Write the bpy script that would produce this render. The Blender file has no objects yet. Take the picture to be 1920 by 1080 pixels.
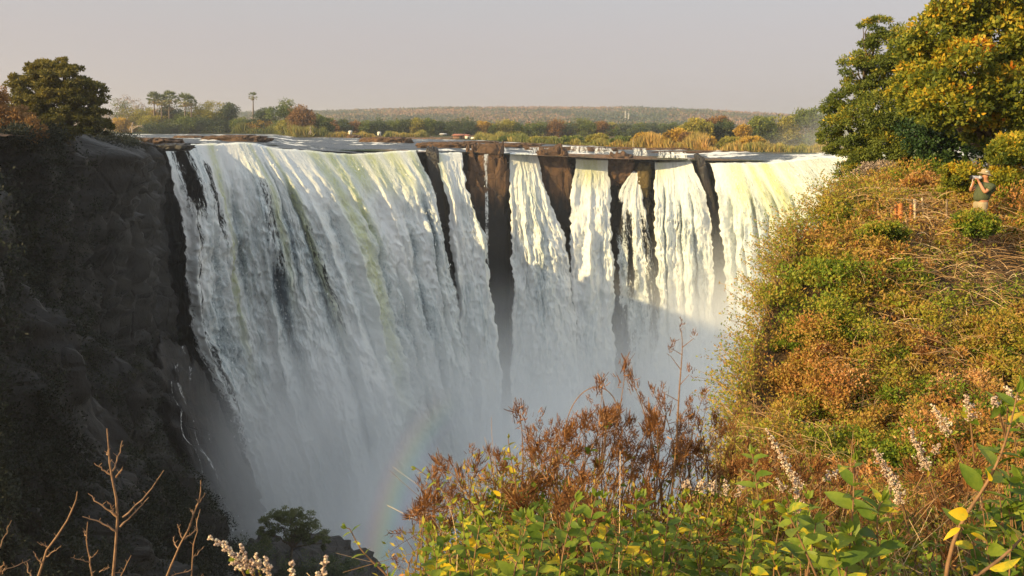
import bpy, math, random
import numpy as np
R = math.radians
rng = np.random.default_rng(7)
random.seed(7)

# ------------------------------------------------------------------ camera, sky, sun, exposure
S = bpy.context.scene
F_PX, PITCH = 1600.0, math.atan(298/1600.0)
cam_d = bpy.data.cameras.new('camera'); cam = bpy.data.objects.new('camera', cam_d)
S.collection.objects.link(cam); S.camera = cam
cam_d.sensor_width = 36.0; cam_d.lens = 36.0*F_PX/1920.0
cam_d.clip_start = 0.1; cam_d.clip_end = 60000
cam.location = (0, 0, 0); cam.rotation_euler = (R(90)-PITCH, 0, 0)
S.render.resolution_x, S.render.resolution_y = 1024, 576

SUN_AZ, SUN_EL = math.atan2(-.87, -.5), R(19.5)        # direction TO the sun: x=-.87, y=-.5
sdir = (math.sin(SUN_AZ)*math.cos(SUN_EL), math.cos(SUN_AZ)*math.cos(SUN_EL), math.sin(SUN_EL))
W = bpy.data.worlds.new('World'); S.world = W; W.use_nodes = True
wn = W.node_tree; bg = wn.nodes['Background']
sky = wn.nodes.new('ShaderNodeTexSky'); sky.sky_type = 'NISHITA'; sky.sun_disc = False
sky.sun_elevation = SUN_EL; sky.sun_rotation = SUN_AZ
sky.air_density = 1.0; sky.dust_density = 3.5; sky.ozone_density = 1.0; sky.altitude = 900
hsv = wn.nodes.new('ShaderNodeHueSaturation'); hsv.inputs['Saturation'].default_value = 0.5
mixc = wn.nodes.new('ShaderNodeMix'); mixc.data_type = 'RGBA'; mixc.blend_type = 'MIX'
mixc.inputs[0].default_value = 0.85; mixc.inputs[7].default_value = (2.55, 2.45, 2.45, 1)
gtc = wn.nodes.new('ShaderNodeTexCoord'); gsx = wn.nodes.new('ShaderNodeSeparateXYZ'); wn.links.new(gtc.outputs['Generated'], gsx.inputs[0])
gr = wn.nodes.new('ShaderNodeValToRGB'); wn.links.new(gsx.outputs['Z'], gr.inputs[0])        # hazy sky: mauve low down, paler and cooler higher up
while len(gr.color_ramp.elements) < 4: gr.color_ramp.elements.new(.5)
for e_, (p_, c_) in zip(gr.color_ramp.elements, ((0.0, (.52, .455, .455)), (.10, (.525, .475, .475)), (.17, (.51, .52, .53)), (1.0, (.98, 1.12, 1.2)))): e_.position = p_; e_.color = c_+(1,)
gm = wn.nodes.new('ShaderNodeMix'); gm.data_type = 'RGBA'; gm.blend_type = 'MULTIPLY'; gm.inputs[0].default_value = 1.0; gm.inputs[7].default_value = (4.1, 4.1, 4.1, 1)
gm.clamp_result = False; wn.links.new(gr.outputs[0], gm.inputs[6]); wn.links.new(gm.outputs[2], mixc.inputs[7])
wn.links.new(sky.outputs[0], hsv.inputs['Color']); wn.links.new(hsv.outputs[0], mixc.inputs[6])
tint = wn.nodes.new('ShaderNodeMix'); tint.data_type = 'RGBA'; tint.blend_type = 'MULTIPLY'; tint.inputs[0].default_value = 1.0; tint.inputs[7].default_value = (1.0, .98, .99, 1)
wn.links.new(mixc.outputs[2], tint.inputs[6]); wn.links.new(tint.outputs[2], bg.inputs['Color']); bg.inputs['Strength'].default_value = 0.12
sl = bpy.data.lights.new('sun', 'SUN'); sl.energy = 3.8; sl.angle = R(0.5); sl.color = (1.0, 0.74, 0.34)
so = bpy.data.objects.new('sun', sl); S.collection.objects.link(so)
from mathutils import Vector
so.rotation_euler = Vector(sdir).to_track_quat('Z', 'Y').to_euler(); so.location = (-80, -60, 60)
S.view_settings.view_transform = 'Standard'; S.view_settings.look = 'None'
S.view_settings.exposure = 0.95; S.view_settings.gamma = 1.0
S.cycles.max_bounces = 10; S.cycles.diffuse_bounces = 3; S.cycles.glossy_bounces = 2
S.cycles.transmission_bounces = 3; S.cycles.transparent_max_bounces = 24; S.cycles.volume_bounces = 8
S.cycles.volume_step_rate = 1.0; S.cycles.volume_max_steps = 96
S.cycles.use_denoising = True

# ------------------------------------------------------------------ helpers
def ray(px, py):
    dx, dy = (px-960)/F_PX, (540-py)/F_PX
    c, s = math.cos(PITCH), math.sin(PITCH)
    return dx, c+dy*s, -s+dy*c
def at(px, py, Y):                        # world point on the sight line of a photo pixel at forward distance Y
    x, y, z = ray(px, py); k = Y/y
    return np.array((x*k, Y, z*k))
def at_z(px, py, z):
    a, b, c = ray(px, py); k = z/c
    return np.array((a*k, b*k, z))
def hsh(ix, iy, iz, seed):
    h = (ix.astype(np.int64)*374761393 + iy.astype(np.int64)*668265263 + iz.astype(np.int64)*2147483647 + seed*1274126177) & 0xffffffff
    h = ((h ^ (h >> 13))*1274126177) & 0xffffffff
    h = ((h ^ (h >> 16))*2246822519) & 0xffffffff
    return ((h ^ (h >> 15)) & 0xffffff)/float(0x7fffff) - 1.0
def vn(x, y, z=0.0, seed=0):
    x, y, z = np.broadcast_arrays(np.asarray(x, float), np.asarray(y, float), np.asarray(z, float))
    fx, fy, fz = np.floor(x), np.floor(y), np.floor(z)
    tx, ty, tz = x-fx, y-fy, z-fz
    tx, ty, tz = [t*t*t*(t*(t*6-15)+10) for t in (tx, ty, tz)]
    fx, fy, fz = fx.astype(np.int64), fy.astype(np.int64), fz.astype(np.int64)
    r = 0
    for a in (0, 1):
        wx = tx if a else 1-tx
        for b in (0, 1):
            wy = ty if b else 1-ty
            for c in (0, 1):
                wz = tz if c else 1-tz
                r = r + wx*wy*wz*hsh(fx+a, fy+b, fz+c, seed)
    return r
def fbm(x, y, z=0.0, o=4, seed=0, gain=.5):
    a, t, s = 1.0, 0.0, 0.0
    for i in range(o):
        t = t + a*vn(x*2**i+17.3*i, y*2**i+5.1*i, z*2**i+3.7*i, seed+i); s += a; a *= gain
    return t/s
def sstep(a, b, x):
    t = np.clip((x-a)/(b-a), 0, 1); return t*t*(3-2*t)

COL = S.collection
def mk(name, V, Fs, mats, parent=None, smooth=False, attrs=None, mi=None):
    """one mesh object from arrays: V (n,3), Fs array (m,k) or list of such arrays"""
    if not isinstance(Fs, (list, tuple)): Fs = [Fs]
    Fs = [np.asarray(f, np.int32) for f in Fs if len(f)]
    me = bpy.data.meshes.new(name)
    V = np.ascontiguousarray(V, np.float32)
    me.vertices.add(len(V)); me.vertices.foreach_set('co', V.ravel())
    idx = np.concatenate([f.ravel() for f in Fs])
    st, o = [], 0
    for f in Fs:
        m, k = f.shape; st.append(o+np.arange(m)*k); o += m*k
    st = np.concatenate(st).astype(np.int32)
    me.loops.add(len(idx)); me.loops.foreach_set('vertex_index', idx)
    me.polygons.add(len(st)); me.polygons.foreach_set('loop_start', st)
    if smooth: me.polygons.foreach_set('use_smooth', np.ones(len(st), bool))
    for m in (mats if isinstance(mats, (list, tuple)) else [mats]): me.materials.append(m)
    if mi is not None: me.polygons.foreach_set('material_index', np.asarray(mi, np.int32))
    me.update(calc_edges=True)
    for k, a in (attrs or {}).items():
        a = np.asarray(a, np.float32)
        if a.ndim == 1:
            at_ = me.attributes.new(k, 'FLOAT', 'POINT'); at_.data.foreach_set('value', a)
        else:
            at_ = me.attributes.new(k, 'FLOAT_VECTOR', 'POINT'); at_.data.foreach_set('vector', a.ravel())
    ob = bpy.data.objects.new(name, me); COL.objects.link(ob)
    if parent is not None: ob.parent = parent
    return ob
def tag(o, label, cat, group=None, kind=None):
    o['label'] = label; o['category'] = cat
    if group: o['group'] = group
    if kind: o['kind'] = kind
    return o
def struct(o, kind='structure'):
    o['kind'] = kind; return o
def thing(name, loc, label, cat, group=None):
    o = bpy.data.objects.new(name, None); COL.objects.link(o); o.location = tuple(loc); o.empty_display_size = .2
    return tag(o, label, cat, group)
def child(name, V, Fs, mats, root, **k):   # world-space vertices, made relative to the root's place
    V = np.asarray(V, float) - np.array(root.location)
    return mk(name, V, Fs, mats, root, **k)
def grid_faces(nu, nv, off=0):            # index = i*nv + j
    i, j = np.meshgrid(np.arange(nu-1), np.arange(nv-1), indexing='ij')
    a = (i*nv+j).ravel()+off
    return np.stack([a, a+nv, a+nv+1, a+1], 1)
class Acc:
    """collects quads/tris and attributes, then builds one mesh"""
    def __init__(s): s.V, s.F, s.A, s.n = [], {}, [], 0
    def add(s, V, F, a=None):
        V = np.asarray(V, float); F = np.asarray(F)
        s.V.append(V); s.F.setdefault(F.shape[1], []).append(F+s.n)
        s.A.append(np.zeros(len(V)) if a is None else np.broadcast_to(a, (len(V),)).astype(float)); s.n += len(V)
    def tube(s, P, r, n=6, a=None, cap=True):
        P = np.asarray(P, float); r = np.broadcast_to(r, (len(P),))
        T = np.gradient(P, axis=0); T /= np.linalg.norm(T, axis=1)[:, None]+1e-9
        up = np.array((0, 0, 1.0)) if abs(T[0][2]) < .9 else np.array((1.0, 0, 0))
        A = np.cross(T, up); A /= np.linalg.norm(A, axis=1)[:, None]+1e-9; B = np.cross(T, A)
        th = np.arange(n)*2*math.pi/n
        V = P[:, None]+r[:, None, None]*(A[:, None]*np.cos(th)[None, :, None]+B[:, None]*np.sin(th)[None, :, None])
        i, j = np.meshgrid(np.arange(len(P)-1), np.arange(n), indexing='ij'); i, j = i.ravel(), j.ravel(); j2 = (j+1) % n
        s.add(V.reshape(-1, 3), np.stack([i*n+j, i*n+j2, (i+1)*n+j2, (i+1)*n+j], 1), a)
    def build(s, name, mats, parent=None, root=None, smooth=False, key='tint'):
        V = np.concatenate(s.V)
        if root is not None: V = V-np.array(root.location); parent = root
        return mk(name, V, [np.concatenate(f) for f in s.F.values()], mats, parent, smooth, {key: np.concatenate(s.A)})

# ---- materials
def newmat(name):
    m = bpy.data.materials.new(name); m.use_nodes = True
    nt = m.node_tree; return m, nt, nt.nodes['Principled BSDF'], nt.nodes, nt.links
def ramp(N, stops):
    r = N.new('ShaderNodeValToRGB'); e = r.color_ramp.elements
    while len(e) < len(stops): e.new(.5)
    for k, (p, c) in zip(e, stops): k.position = p; k.color = tuple(c)+(1,) if len(c) == 3 else c
    return r
def noise(N, L, vec, scale, detail=4, rough=.55, dist=0):
    n = N.new('ShaderNodeTexNoise'); n.inputs['Scale'].default_value = scale; n.inputs['Detail'].default_value = detail
    n.inputs['Roughness'].default_value = rough; n.inputs['Distortion'].default_value = dist
    if vec is not None: L.new(vec, n.inputs['Vector'])
    return n
def mapping(N, L, vec, sc):
    m = N.new('ShaderNodeMapping'); m.inputs['Scale'].default_value = sc; L.new(vec, m.inputs['Vector']); return m.outputs[0]
def math_(N, L, op, a, b=None, clamp=False):
    m = N.new('ShaderNodeMath'); m.operation = op; m.use_clamp = clamp
    for i, v in enumerate((a, b)):
        if v is None: continue
        if isinstance(v, (int, float)): m.inputs[i].default_value = v
        else: L.new(v, m.inputs[i])
    return m.outputs[0]
def mixrgb(N, L, f, a, b, bt='MIX'):
    m = N.new('ShaderNodeMix'); m.data_type = 'RGBA'; m.blend_type = bt
    for i, v in ((0, f), (6, a), (7, b)):
        if isinstance(v, (int, float)): m.inputs[i].default_value = v
        elif isinstance(v, tuple): m.inputs[i].default_value = v+(1,) if len(v) == 3 else v
        else: L.new(v, m.inputs[i])
    return m.outputs[2]
def attr(N, name, out='Fac'):
    a = N.new('ShaderNodeAttribute'); a.attribute_name = name; return a.outputs[out]
def bump(N, L, h, strength, dist, bsdf):
    b = N.new('ShaderNodeBump'); b.inputs['Strength'].default_value = strength; b.inputs['Distance'].default_value = dist
    L.new(h, b.inputs['Height']); L.new(b.outputs[0], bsdf.inputs['Normal']); return b
def flat(name, col, rough=.6, metal=0, nscale=0, namp=.25):
    m, nt, b, N, L = newmat(name)
    b.inputs['Roughness'].default_value = rough; b.inputs['Metallic'].default_value = metal
    if nscale:
        tc = N.new('ShaderNodeTexCoord'); n = noise(N, L, tc.outputs['Object'], nscale, 4)
        r = ramp(N, [(.3, tuple(c*(1-namp) for c in col)), (.7, tuple(min(1, c*(1+namp)) for c in col))])
        L.new(n.outputs[0], r.inputs[0]); L.new(r.outputs[0], b.inputs['Base Color'])
    else: b.inputs['Base Color'].default_value = tuple(col)+(1,)
    return m
def leafmat(name, stops, trans=.35, rough=.55, mottle=0):
    """leaf material: colour from the per-leaf attribute tint (0..1) through a ramp, some light passes through"""
    m, nt, b, N, L = newmat(name)
    stops = [(p, tuple(min(.85, c*1.42) for c in col)) for p, col in stops]
    r = ramp(N, stops); L.new(attr(N, 'tint'), r.inputs[0])
    if mottle:
        geo = N.new('ShaderNodeNewGeometry'); n = noise(N, L, geo.outputs['Position'], mottle, 4, .7)
        L.new(math_(N, L, 'ADD', attr(N, 'tint'), math_(N, L, 'MULTIPLY', math_(N, L, 'SUBTRACT', n.outputs[0], .5), .55), True), r.inputs[0]); bump(N, L, n.outputs[0], .5, .004, b)
    L.new(r.outputs[0], b.inputs['Base Color']); b.inputs['Roughness'].default_value = rough
    b.inputs['Specular IOR Level'].default_value = .25
    t = N.new('ShaderNodeBsdfTranslucent'); L.new(r.outputs[0], t.inputs['Color'])
    mx = N.new('ShaderNodeMixShader'); mx.inputs[0].default_value = trans
    L.new(b.outputs[0], mx.inputs[1]); L.new(t.outputs[0], mx.inputs[2]); L.new(mx.outputs[0], N['Material Output'].inputs['Surface'])
    return m
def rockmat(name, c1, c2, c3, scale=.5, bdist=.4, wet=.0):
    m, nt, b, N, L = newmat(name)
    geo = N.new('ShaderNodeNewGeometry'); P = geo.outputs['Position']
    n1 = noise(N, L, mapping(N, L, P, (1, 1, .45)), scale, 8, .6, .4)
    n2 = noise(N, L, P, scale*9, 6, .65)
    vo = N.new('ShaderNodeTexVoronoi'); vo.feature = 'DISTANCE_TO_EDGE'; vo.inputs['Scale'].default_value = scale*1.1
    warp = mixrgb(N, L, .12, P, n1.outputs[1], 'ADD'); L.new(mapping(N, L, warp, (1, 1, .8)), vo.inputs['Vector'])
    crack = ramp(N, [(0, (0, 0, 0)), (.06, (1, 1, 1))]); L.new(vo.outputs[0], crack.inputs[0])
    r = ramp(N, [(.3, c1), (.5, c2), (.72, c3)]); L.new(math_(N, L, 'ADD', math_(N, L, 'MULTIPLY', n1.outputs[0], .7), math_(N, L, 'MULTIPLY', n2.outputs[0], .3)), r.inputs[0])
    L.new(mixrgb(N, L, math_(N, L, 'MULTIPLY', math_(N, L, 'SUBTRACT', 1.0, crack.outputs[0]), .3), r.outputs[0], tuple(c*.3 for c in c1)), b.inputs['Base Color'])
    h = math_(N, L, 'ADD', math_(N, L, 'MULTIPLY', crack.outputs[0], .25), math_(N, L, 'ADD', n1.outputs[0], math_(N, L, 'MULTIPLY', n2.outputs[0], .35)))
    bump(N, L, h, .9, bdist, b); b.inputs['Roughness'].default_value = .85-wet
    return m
# ------------------------------------------------------------------ lip of the falls
LPX = [-100, 0, 100, 200, 300, 360, 420, 560, 700, 850, 1000, 1150, 1250, 1350, 1450, 1560, 1650, 1760, 1850]
LY  = [  52, 68, 85, 115, 162, 168, 172, 180, 190, 198, 204, 206, 204, 198, 189, 176, 168, 160, 155]
LPY = [ 246, 247, 249, 252, 270, 268, 270, 280, 288, 284, 290, 300, 302, 306, 306, 298, 296, 294, 292]
def lipY(px): return np.interp(px, LPX, LY)
def lippy(px): return np.interp(px, LPX, LPY)
BOT = -98.0

# water colours
def watermat(name, sun_warm=0.0):
    m, nt, b, N, L = newmat(name)
    uv = attr(N, 'uvw', 'Vector')
    st = noise(N, L, mapping(N, L, uv, (1.4, .16, 1)), 1.0, 7, .68, .5)      # long streaks
    cl = noise(N, L, mapping(N, L, uv, (2.6, .9, 1)), 1.0, 6, .72, 1.2)      # torn clots
    br = noise(N, L, mapping(N, L, uv, (.16, .028, 1)), 1.0, 4, .6, .6)      # broad bands
    d = math_(N, L, 'ADD', math_(N, L, 'MULTIPLY', st.outputs[0], .45), math_(N, L, 'ADD', math_(N, L, 'MULTIPLY', cl.outputs[0], .35), math_(N, L, 'MULTIPLY', br.outputs[0], .85)))
    fi = noise(N, L, mapping(N, L, uv, (7.0, 2.2, 1)), 1.0, 4, .8, .8)
    d = math_(N, L, 'ADD', d, math_(N, L, 'ADD', math_(N, L, 'MULTIPLY', attr(N, 'dens'), .30), math_(N, L, 'MULTIPLY', math_(N, L, 'SUBTRACT', fi.outputs[0], .5), .6)))
    r = ramp(N, [(.56, (.17, .21, .24)), (.66, (.48, .55, .57)), (.80, (.82, .86, .85)), (1.0, (.88, .89, .88))]); L.new(d, r.inputs[0])
    g = math_(N, L, 'MULTIPLY', attr(N, 'green'), math_(N, L, 'SUBTRACT', math_(N, L, 'MULTIPLY', cl.outputs[0], 3.0), .7), True)
    c = mixrgb(N, L, g, r.outputs[0], (.60, .64, .30))
    L.new(c, b.inputs['Base Color']); b.inputs['Roughness'].default_value = .85; b.inputs['Specular IOR Level'].default_value = .04
    h = math_(N, L, 'ADD', math_(N, L, 'MULTIPLY', st.outputs[0], .8), cl.outputs[0])
    bump(N, L, h, .45, .7, b)
    tl = N.new('ShaderNodeBsdfTranslucent'); L.new(c, tl.inputs['Color'])
    mx0 = N.new('ShaderNodeMixShader'); mx0.inputs[0].default_value = .10; L.new(b.outputs[0], mx0.inputs[1]); L.new(tl.outputs[0], mx0.inputs[2])
    # torn edges: transparent where the water is thin
    al = math_(N, L, 'MULTIPLY', math_(N, L, 'SUBTRACT', math_(N, L, 'ADD', attr(N, 'cover'), math_(N, L, 'ADD', math_(N, L, 'MULTIPLY', math_(N, L, 'SUBTRACT', st.outputs[0], .5), 1.7), math_(N, L, 'MULTIPLY', math_(N, L, 'SUBTRACT', cl.outputs[0], .5), 1.5))), .5), 3.2, True)
    tr = N.new('ShaderNodeBsdfTransparent'); mx = N.new('ShaderNodeMixShader'); L.new(al, mx.inputs[0])
    L.new(tr.outputs[0], mx.inputs[1]); L.new(mx0.outputs[0], mx.inputs[2]); L.new(mx.outputs[0], N['Material Output'].inputs['Surface'])
    return m
M_fall = watermat('falling_water')
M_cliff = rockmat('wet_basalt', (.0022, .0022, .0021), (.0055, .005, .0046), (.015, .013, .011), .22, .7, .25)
M_brock = rockmat('brown_basalt', (.030, .018, .011), (.11, .058, .028), (.21, .115, .055), .5, .3)

# ---- falling water: streamlines (photo px) of each curtain, turned into places on the falls' face
def line3(pts, thr, setback=0.0):
    px0, py0 = pts[0]; Y0 = lipY(px0)+setback; P = []
    z0 = at(px0, py0, Y0)[2]
    for (px, py) in pts:
        Y = Y0
        for _ in range(8):
            z = at(px, py, Y)[2]; Y = Y0-thr*math.sqrt(max(0, z0-z))
        P.append(at(px, py, Y))
    return np.array(P)
NV = 380
def curtain(name, lines, cover=1.2, thr=.8, green=(), gaps=(), fold=1.0, edgeL=1, edgeR=1, setback=0., du=.18, back=5.0, dens=0., topcover=None, dark=(), spr=1.0, ef=.010):
    L3 = [line3(l, thr, setback) for l in lines]
    # resample every streamline by depth below its lip
    t = np.linspace(0, 1, NV)**1.15
    rows = []
    for P in L3:
        z0, z1 = P[0, 2], P[-1, 2]
        d = (z0-P[:, 2])/(z0-z1); d = np.maximum.accumulate(d+np.arange(len(d))*1e-6)
        q = np.stack([np.interp(t, d, P[:, 0]), np.interp(t, d, P[:, 1]), z0+(z1-z0)*t], 1)
        for c in (0, 1):
            k = np.ones(21)/21; e = np.pad(q[:, c], 10, mode='reflect', reflect_type='odd'); q[:, c] = np.convolve(e, k, 'valid')
        rows.append(q)
    rows = np.array(rows)                                   # lines x NV x 3
    top = rows[:, 0]; s = np.concatenate([[0], np.cumsum(np.linalg.norm(np.diff(rows[:, NV//2], axis=0), axis=1))])
    wid = max(s[-1], .5); nu = max(8, int(wid/du))
    ss = np.linspace(0, wid, nu)
    G = np.empty((nu, NV, 3))
    for c in range(3):
        # smooth interpolation between streamlines
        from_ = rows[:, :, c]
        if len(rows) > 2:
            m = np.gradient(from_, s, axis=0); k = np.clip(np.searchsorted(s, ss, 'right')-1, 0, len(s)-2)
            h = (s[k+1]-s[k])[:, None]; tt = ((ss-s[k])/h[:, 0])[:, None]
            G[:, :, c] = (2*tt**3-3*tt**2+1)*from_[k]+(tt**3-2*tt**2+tt)*h*m[k]+(-2*tt**3+3*tt**2)*from_[k+1]+(tt**3-tt**2)*h*m[k+1]
        else:
            tt = (ss/wid)[:, None]; G[:, :, c] = from_[0]*(1-tt)+from_[1]*tt
    drop = G[:, :1, 2]-G[:, :, 2]
    U = np.broadcast_to(ss[:, None], drop.shape)+top[0, 0]; Vd = drop
    # pleats of water and torn clots stand out from the sheet
    ramp_ = np.clip(drop/20, .05, 1)
    pl = 1-np.abs(vn(U/3.6+.3*vn(U/11, Vd/30, 0, 5), Vd/95, 0, 11)); pl2 = 1-np.abs(vn(U/1.7+.3*vn(U/5, Vd/9, 3, 6), Vd/22, 0, 21))
    lump = fbm(U/1.6, Vd/4.5, 0, 4, 31)+.45*(1-2*np.abs(fbm(U/.75, Vd/2.0, 3, 3, 33))); big = fbm(U/9, Vd/30, 0, 3, 41)
    out = fold*ramp_*(2.0*pl**2+.8*pl2**2+1.5*lump+.8*big)
    ud = (U-U[0:1])/wid; dk = np.zeros_like(U)
    for (u0, w, v0, v1, amt) in dark: dk = np.maximum(dk, amt*np.exp(-((ud+.006*vn(U*0, Vd/9, u0, 15)+.012*vn(U*0, Vd/30, u0, 16)-u0)/w)**2)*sstep(v0, v0+6, Vd)*(1-sstep(v1*.7, v1, Vd)))
    out = out-dk*7.0*fold*ramp_**.5
    dL0 = U-U[0:1]
    tan = np.gradient(G, axis=0); nx, ny = tan[:, :, 1], -tan[:, :, 0]; nl = np.hypot(nx, ny)+1e-6; nx, ny = nx/nl, ny/nl
    sg = np.where(ny > 0, -1, 1); nx, ny = nx*sg, ny*sg
    ed = np.minimum(U-U[0:1], (wid-(U-U[0:1]))); taper = np.clip(ed/1.2, .15, 1)
    G[:, :, 0] += nx*out*taper+fold*.5*fbm(U/2, Vd/3.5, 9, 3, 51)*np.clip(drop/15, 0, 1); G[:, :, 1] += ny*out*taper
    ew = np.where(dL0 < wid/2, 1, -1)*np.exp(-np.minimum(dL0, wid-dL0)/1.6)*sstep(.5, 6, drop)*min(1, wid/6)
    G[:, :, 0] += ew*(.9*vn(Vd/6.5, dL0*0, top[0, 0], 65)+.35*vn(Vd/1.9, dL0*.3, top[0, 0], 66)+.3*vn(Vd/.6, dL0*.5, 3, 67))*(1 if fold > .3 else .2)
    # rounded run-up over the lip from the river behind
    nb = 8; k = np.linspace(1, 0, nb, endpoint=False)[None, :, None]
    bk = G[:, :1]+k*np.array((0, back, 0))[None, None]*1.0; bk[:, :, 2] += .05+.28*np.minimum(1, k[:, :, 0]*3)+.1*vn(U[:, :1]/1.1, k[:, :, 0]*4, 0, 61); 
    bk[:, :, 2] -= .55*k[:, :, 0]**3
    G = np.concatenate([bk, G], 1); nv = NV+nb
    Vd = np.concatenate([-k[:, :, 0]*back*np.ones((nu, 1)), Vd], 1); U = np.concatenate([np.repeat(U[:, :1], nb, 1), U], 1)
    dL, dR = U-U[0:1], wid-(U-U[0:1])
    e = np.minimum(dL if edgeL else 99, dR if edgeR else 99)
    D = np.maximum(Vd, 0)
    cov = np.where(e < 90, np.clip(e/(.5+ef*D), 0, 1)*cover-.35*(1-np.clip(e/(.5+ef*D), 0, 1)), cover)
    if topcover is not None: cov = cov+(topcover-cover)*(1-sstep(0, 14, D))
    for (u0, u1, v0, v1, amt) in gaps:      # thin places: fractions of the width, metres of drop
        uu = (U-U[0:1])/wid; cx, hw = (u0+u1)/2, (u1-u0)/2
        cov = cov-amt*np.clip(1.3-np.abs(uu-cx)/hw, 0, 1)*sstep(v0-1.5, v0+1.5, D)*(1-sstep(v1-6, v1+4, D))
    gr = np.zeros_like(D)
    for (u0, w, v1, amt) in green:
        uu = (U-U[0:1])/wid; gr = np.maximum(gr, amt*np.exp(-((uu-u0)/w)**2)*(1-sstep(v1*.3, v1, D)))
    gr *= sstep(-3, .8, Vd)
    dn = dens+.25*sstep(25, 60, D)-2.2*np.concatenate([np.zeros((nu, nb)), dk], 1)
    ob = mk(name, G.reshape(-1, 3), grid_faces(nu, nv), M_fall, smooth=True,
            attrs={'uvw': np.stack([U, Vd, U*0+len(name)], 2).reshape(-1, 3), 'cover': cov.ravel(), 'green': gr.ravel(), 'dens': (dn+0*D).ravel()})
    # torn clots of water flying just off the sheet
    ns = int(wid*70*spr); i_ = rng.integers(0, nu, ns); j_ = np.minimum(nb+3+(rng.random(ns)**.8*(NV-6)).astype(int), nv-3)
    P = G[i_, j_]; ok = rng.random(ns) < np.clip(cov[i_, j_]*1.1-.1+.25*fbm(U[i_, j_]/.8, Vd[i_, j_]/2.5, 7, 3, 64), 0, 1); i_, j_, P = i_[ok], j_[ok], P[ok]; dd = Vd[i_, j_]
    T = unit_(G[i_, np.minimum(j_+2, nv-1)]-G[i_, j_-1]); off = (.05+rng.random(len(P))**2*(.25+.018*dd))
    P = P+np.stack([nx[i_, 0]*off, ny[i_, 0]*off, 0*off], 1)+rng.normal(0, .18, (len(P), 3)); Ds = T+rng.normal(0, .22, P.shape); Sd = unit_(np.cross(Ds, rng.normal(size=P.shape)))
    Ls = rng.uniform(.25, .9, len(P))[:, None]*(.6+.008*dd[:, None]); Ws = rng.uniform(.06, .17, len(P))[:, None]*(.7+.006*dd[:, None]); Q = np.stack([P, P+Ds*Ls*.6+Sd*Ws, P+Ds*Ls, P+Ds*Ls*.5-Sd*Ws], 1).reshape(-1, 3)
    SPRAY.append(Q)
    return struct(ob)
SPRAY = []
def unit_(v): return v/(np.linalg.norm(v, axis=-1, keepdims=True)+1e-9)

curtain('waterfall', [
 [(305,276),(328,350),(340,450),(342,560),(350,640),(398,740),(438,860),(474,960),(512,1080),(535,1160)],
 [(345,273),(378,350),(395,450),(400,600),(428,720),(478,860),(532,1080),(550,1160)],
 [(400,272),(418,350),(432,450),(450,600),(480,720),(530,860),(580,1080),(600,1160)],
 [(460,270),(500,350),(520,450),(545,600),(575,740),(620,900),(650,1080),(660,1160)],
 [(515,280),(560,350),(600,450),(650,600),(690,740),(720,900),(735,1080),(740,1160)],
 [(570,284),(620,350),(665,450),(705,600),(735,740),(760,900),(775,1080),(780,1160)],
 [(640,290),(675,350),(710,450),(745,600),(775,740),(800,900),(815,1080),(820,1160)],
 [(700,289),(740,350),(768,450),(797,600),(822,740),(845,900),(860,1080),(866,1160)],
 [(745,286),(785,350),(805,450),(832,600),(860,740),(880,900),(890,1080),(895,1160)],
 [(782,284),(812,350),(826,430),(850,520),(875,640),(895,740),(910,900),(920,1080),(925,1160)]],
 cover=1.25, green=((.17, .014, 60, .75), (.36, .016, 40, .7), (.50, .014, 50, .75), (.655, .024, 70, .8), (.70, .016, 26, 1.), (.76, .035, 11, 1.), (.83, .03, 12, .9), (.90, .03, 12, .9), (.97, .02, 10, .7)),
 gaps=((.02, .10, 0, 14, 1.0), (.03, .06, 14, 60, .6), (.11, .15, 3, 20, .7), (.30, .36, 6, 28, .55), (.48, .53, 14, 40, .5), (.25, .30, 28, 60, .35)), fold=1.15, ef=.035,
 dark=((.33, .022, 22, 85, .34), (.49, .018, 4, 85, .36), (.70, .010, 8, 50, .22), (.855, .012, 14, 75, .28), (.10, .03, 14, 50, .16), (.22, .015, 5, 40, .2), (.405, .014, 0, 36, .24), (.60, .012, 10, 60, .2), (.93, .009, 5, 60, .22), (.775, .009, 20, 70, .2)))
curtain('waterfall', [
 [(812,288),(832,350),(838,430),(850,600),(860,740),(870,1080),(872,1160)],
 [(840,288),(862,380),(880,480),(890,600),(900,740),(905,1080),(906,1160)],
 [(868,288),(874,350),(902,420),(922,500),(934,600),(944,740),(950,900),(952,1080),(952,1160)]],
 green=((.1, .2, 12, .6),), gaps=((.9, 1.0, 45, 90, .5),))
curtain('waterfall', [[(902,290),(905,400),(908,500),(910,650),(912,800)], [(919,290),(920,400),(921,500),(921,650),(921,800)]],
 cover=.62, thr=.25, fold=.1, setback=-.9, dens=.1)
curtain('waterfall', [
 [(955,290),(950,380),(958,480),(953,600),(947,740),(942,900),(942,1080),(942,1160)],
 [(980,290),(985,380),(1000,480),(1010,600),(1010,740),(1010,1080),(1010,1160)],
 [(1008,291),(1032,370),(1058,440),(1076,520),(1085,600),(1090,740),(1095,1080),(1095,1160)]],
 green=((.35, .3, 20, .25),), gaps=((.0, .1, 50, 90, .4),))
curtain('waterfall', [
 [(1078,298),(1068,380),(1064,450),(1070,600),(1075,740),(1080,1080),(1080,1160)],
 [(1110,300),(1108,400),(1110,600),(1115,1080),(1116,1160)],
 [(1142,300),(1145,380),(1150,450),(1154,600),(1156,740),(1165,1080),(1165,1160)]],
 green=((.4, .4, 9, .8),), fold=.9)
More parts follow.
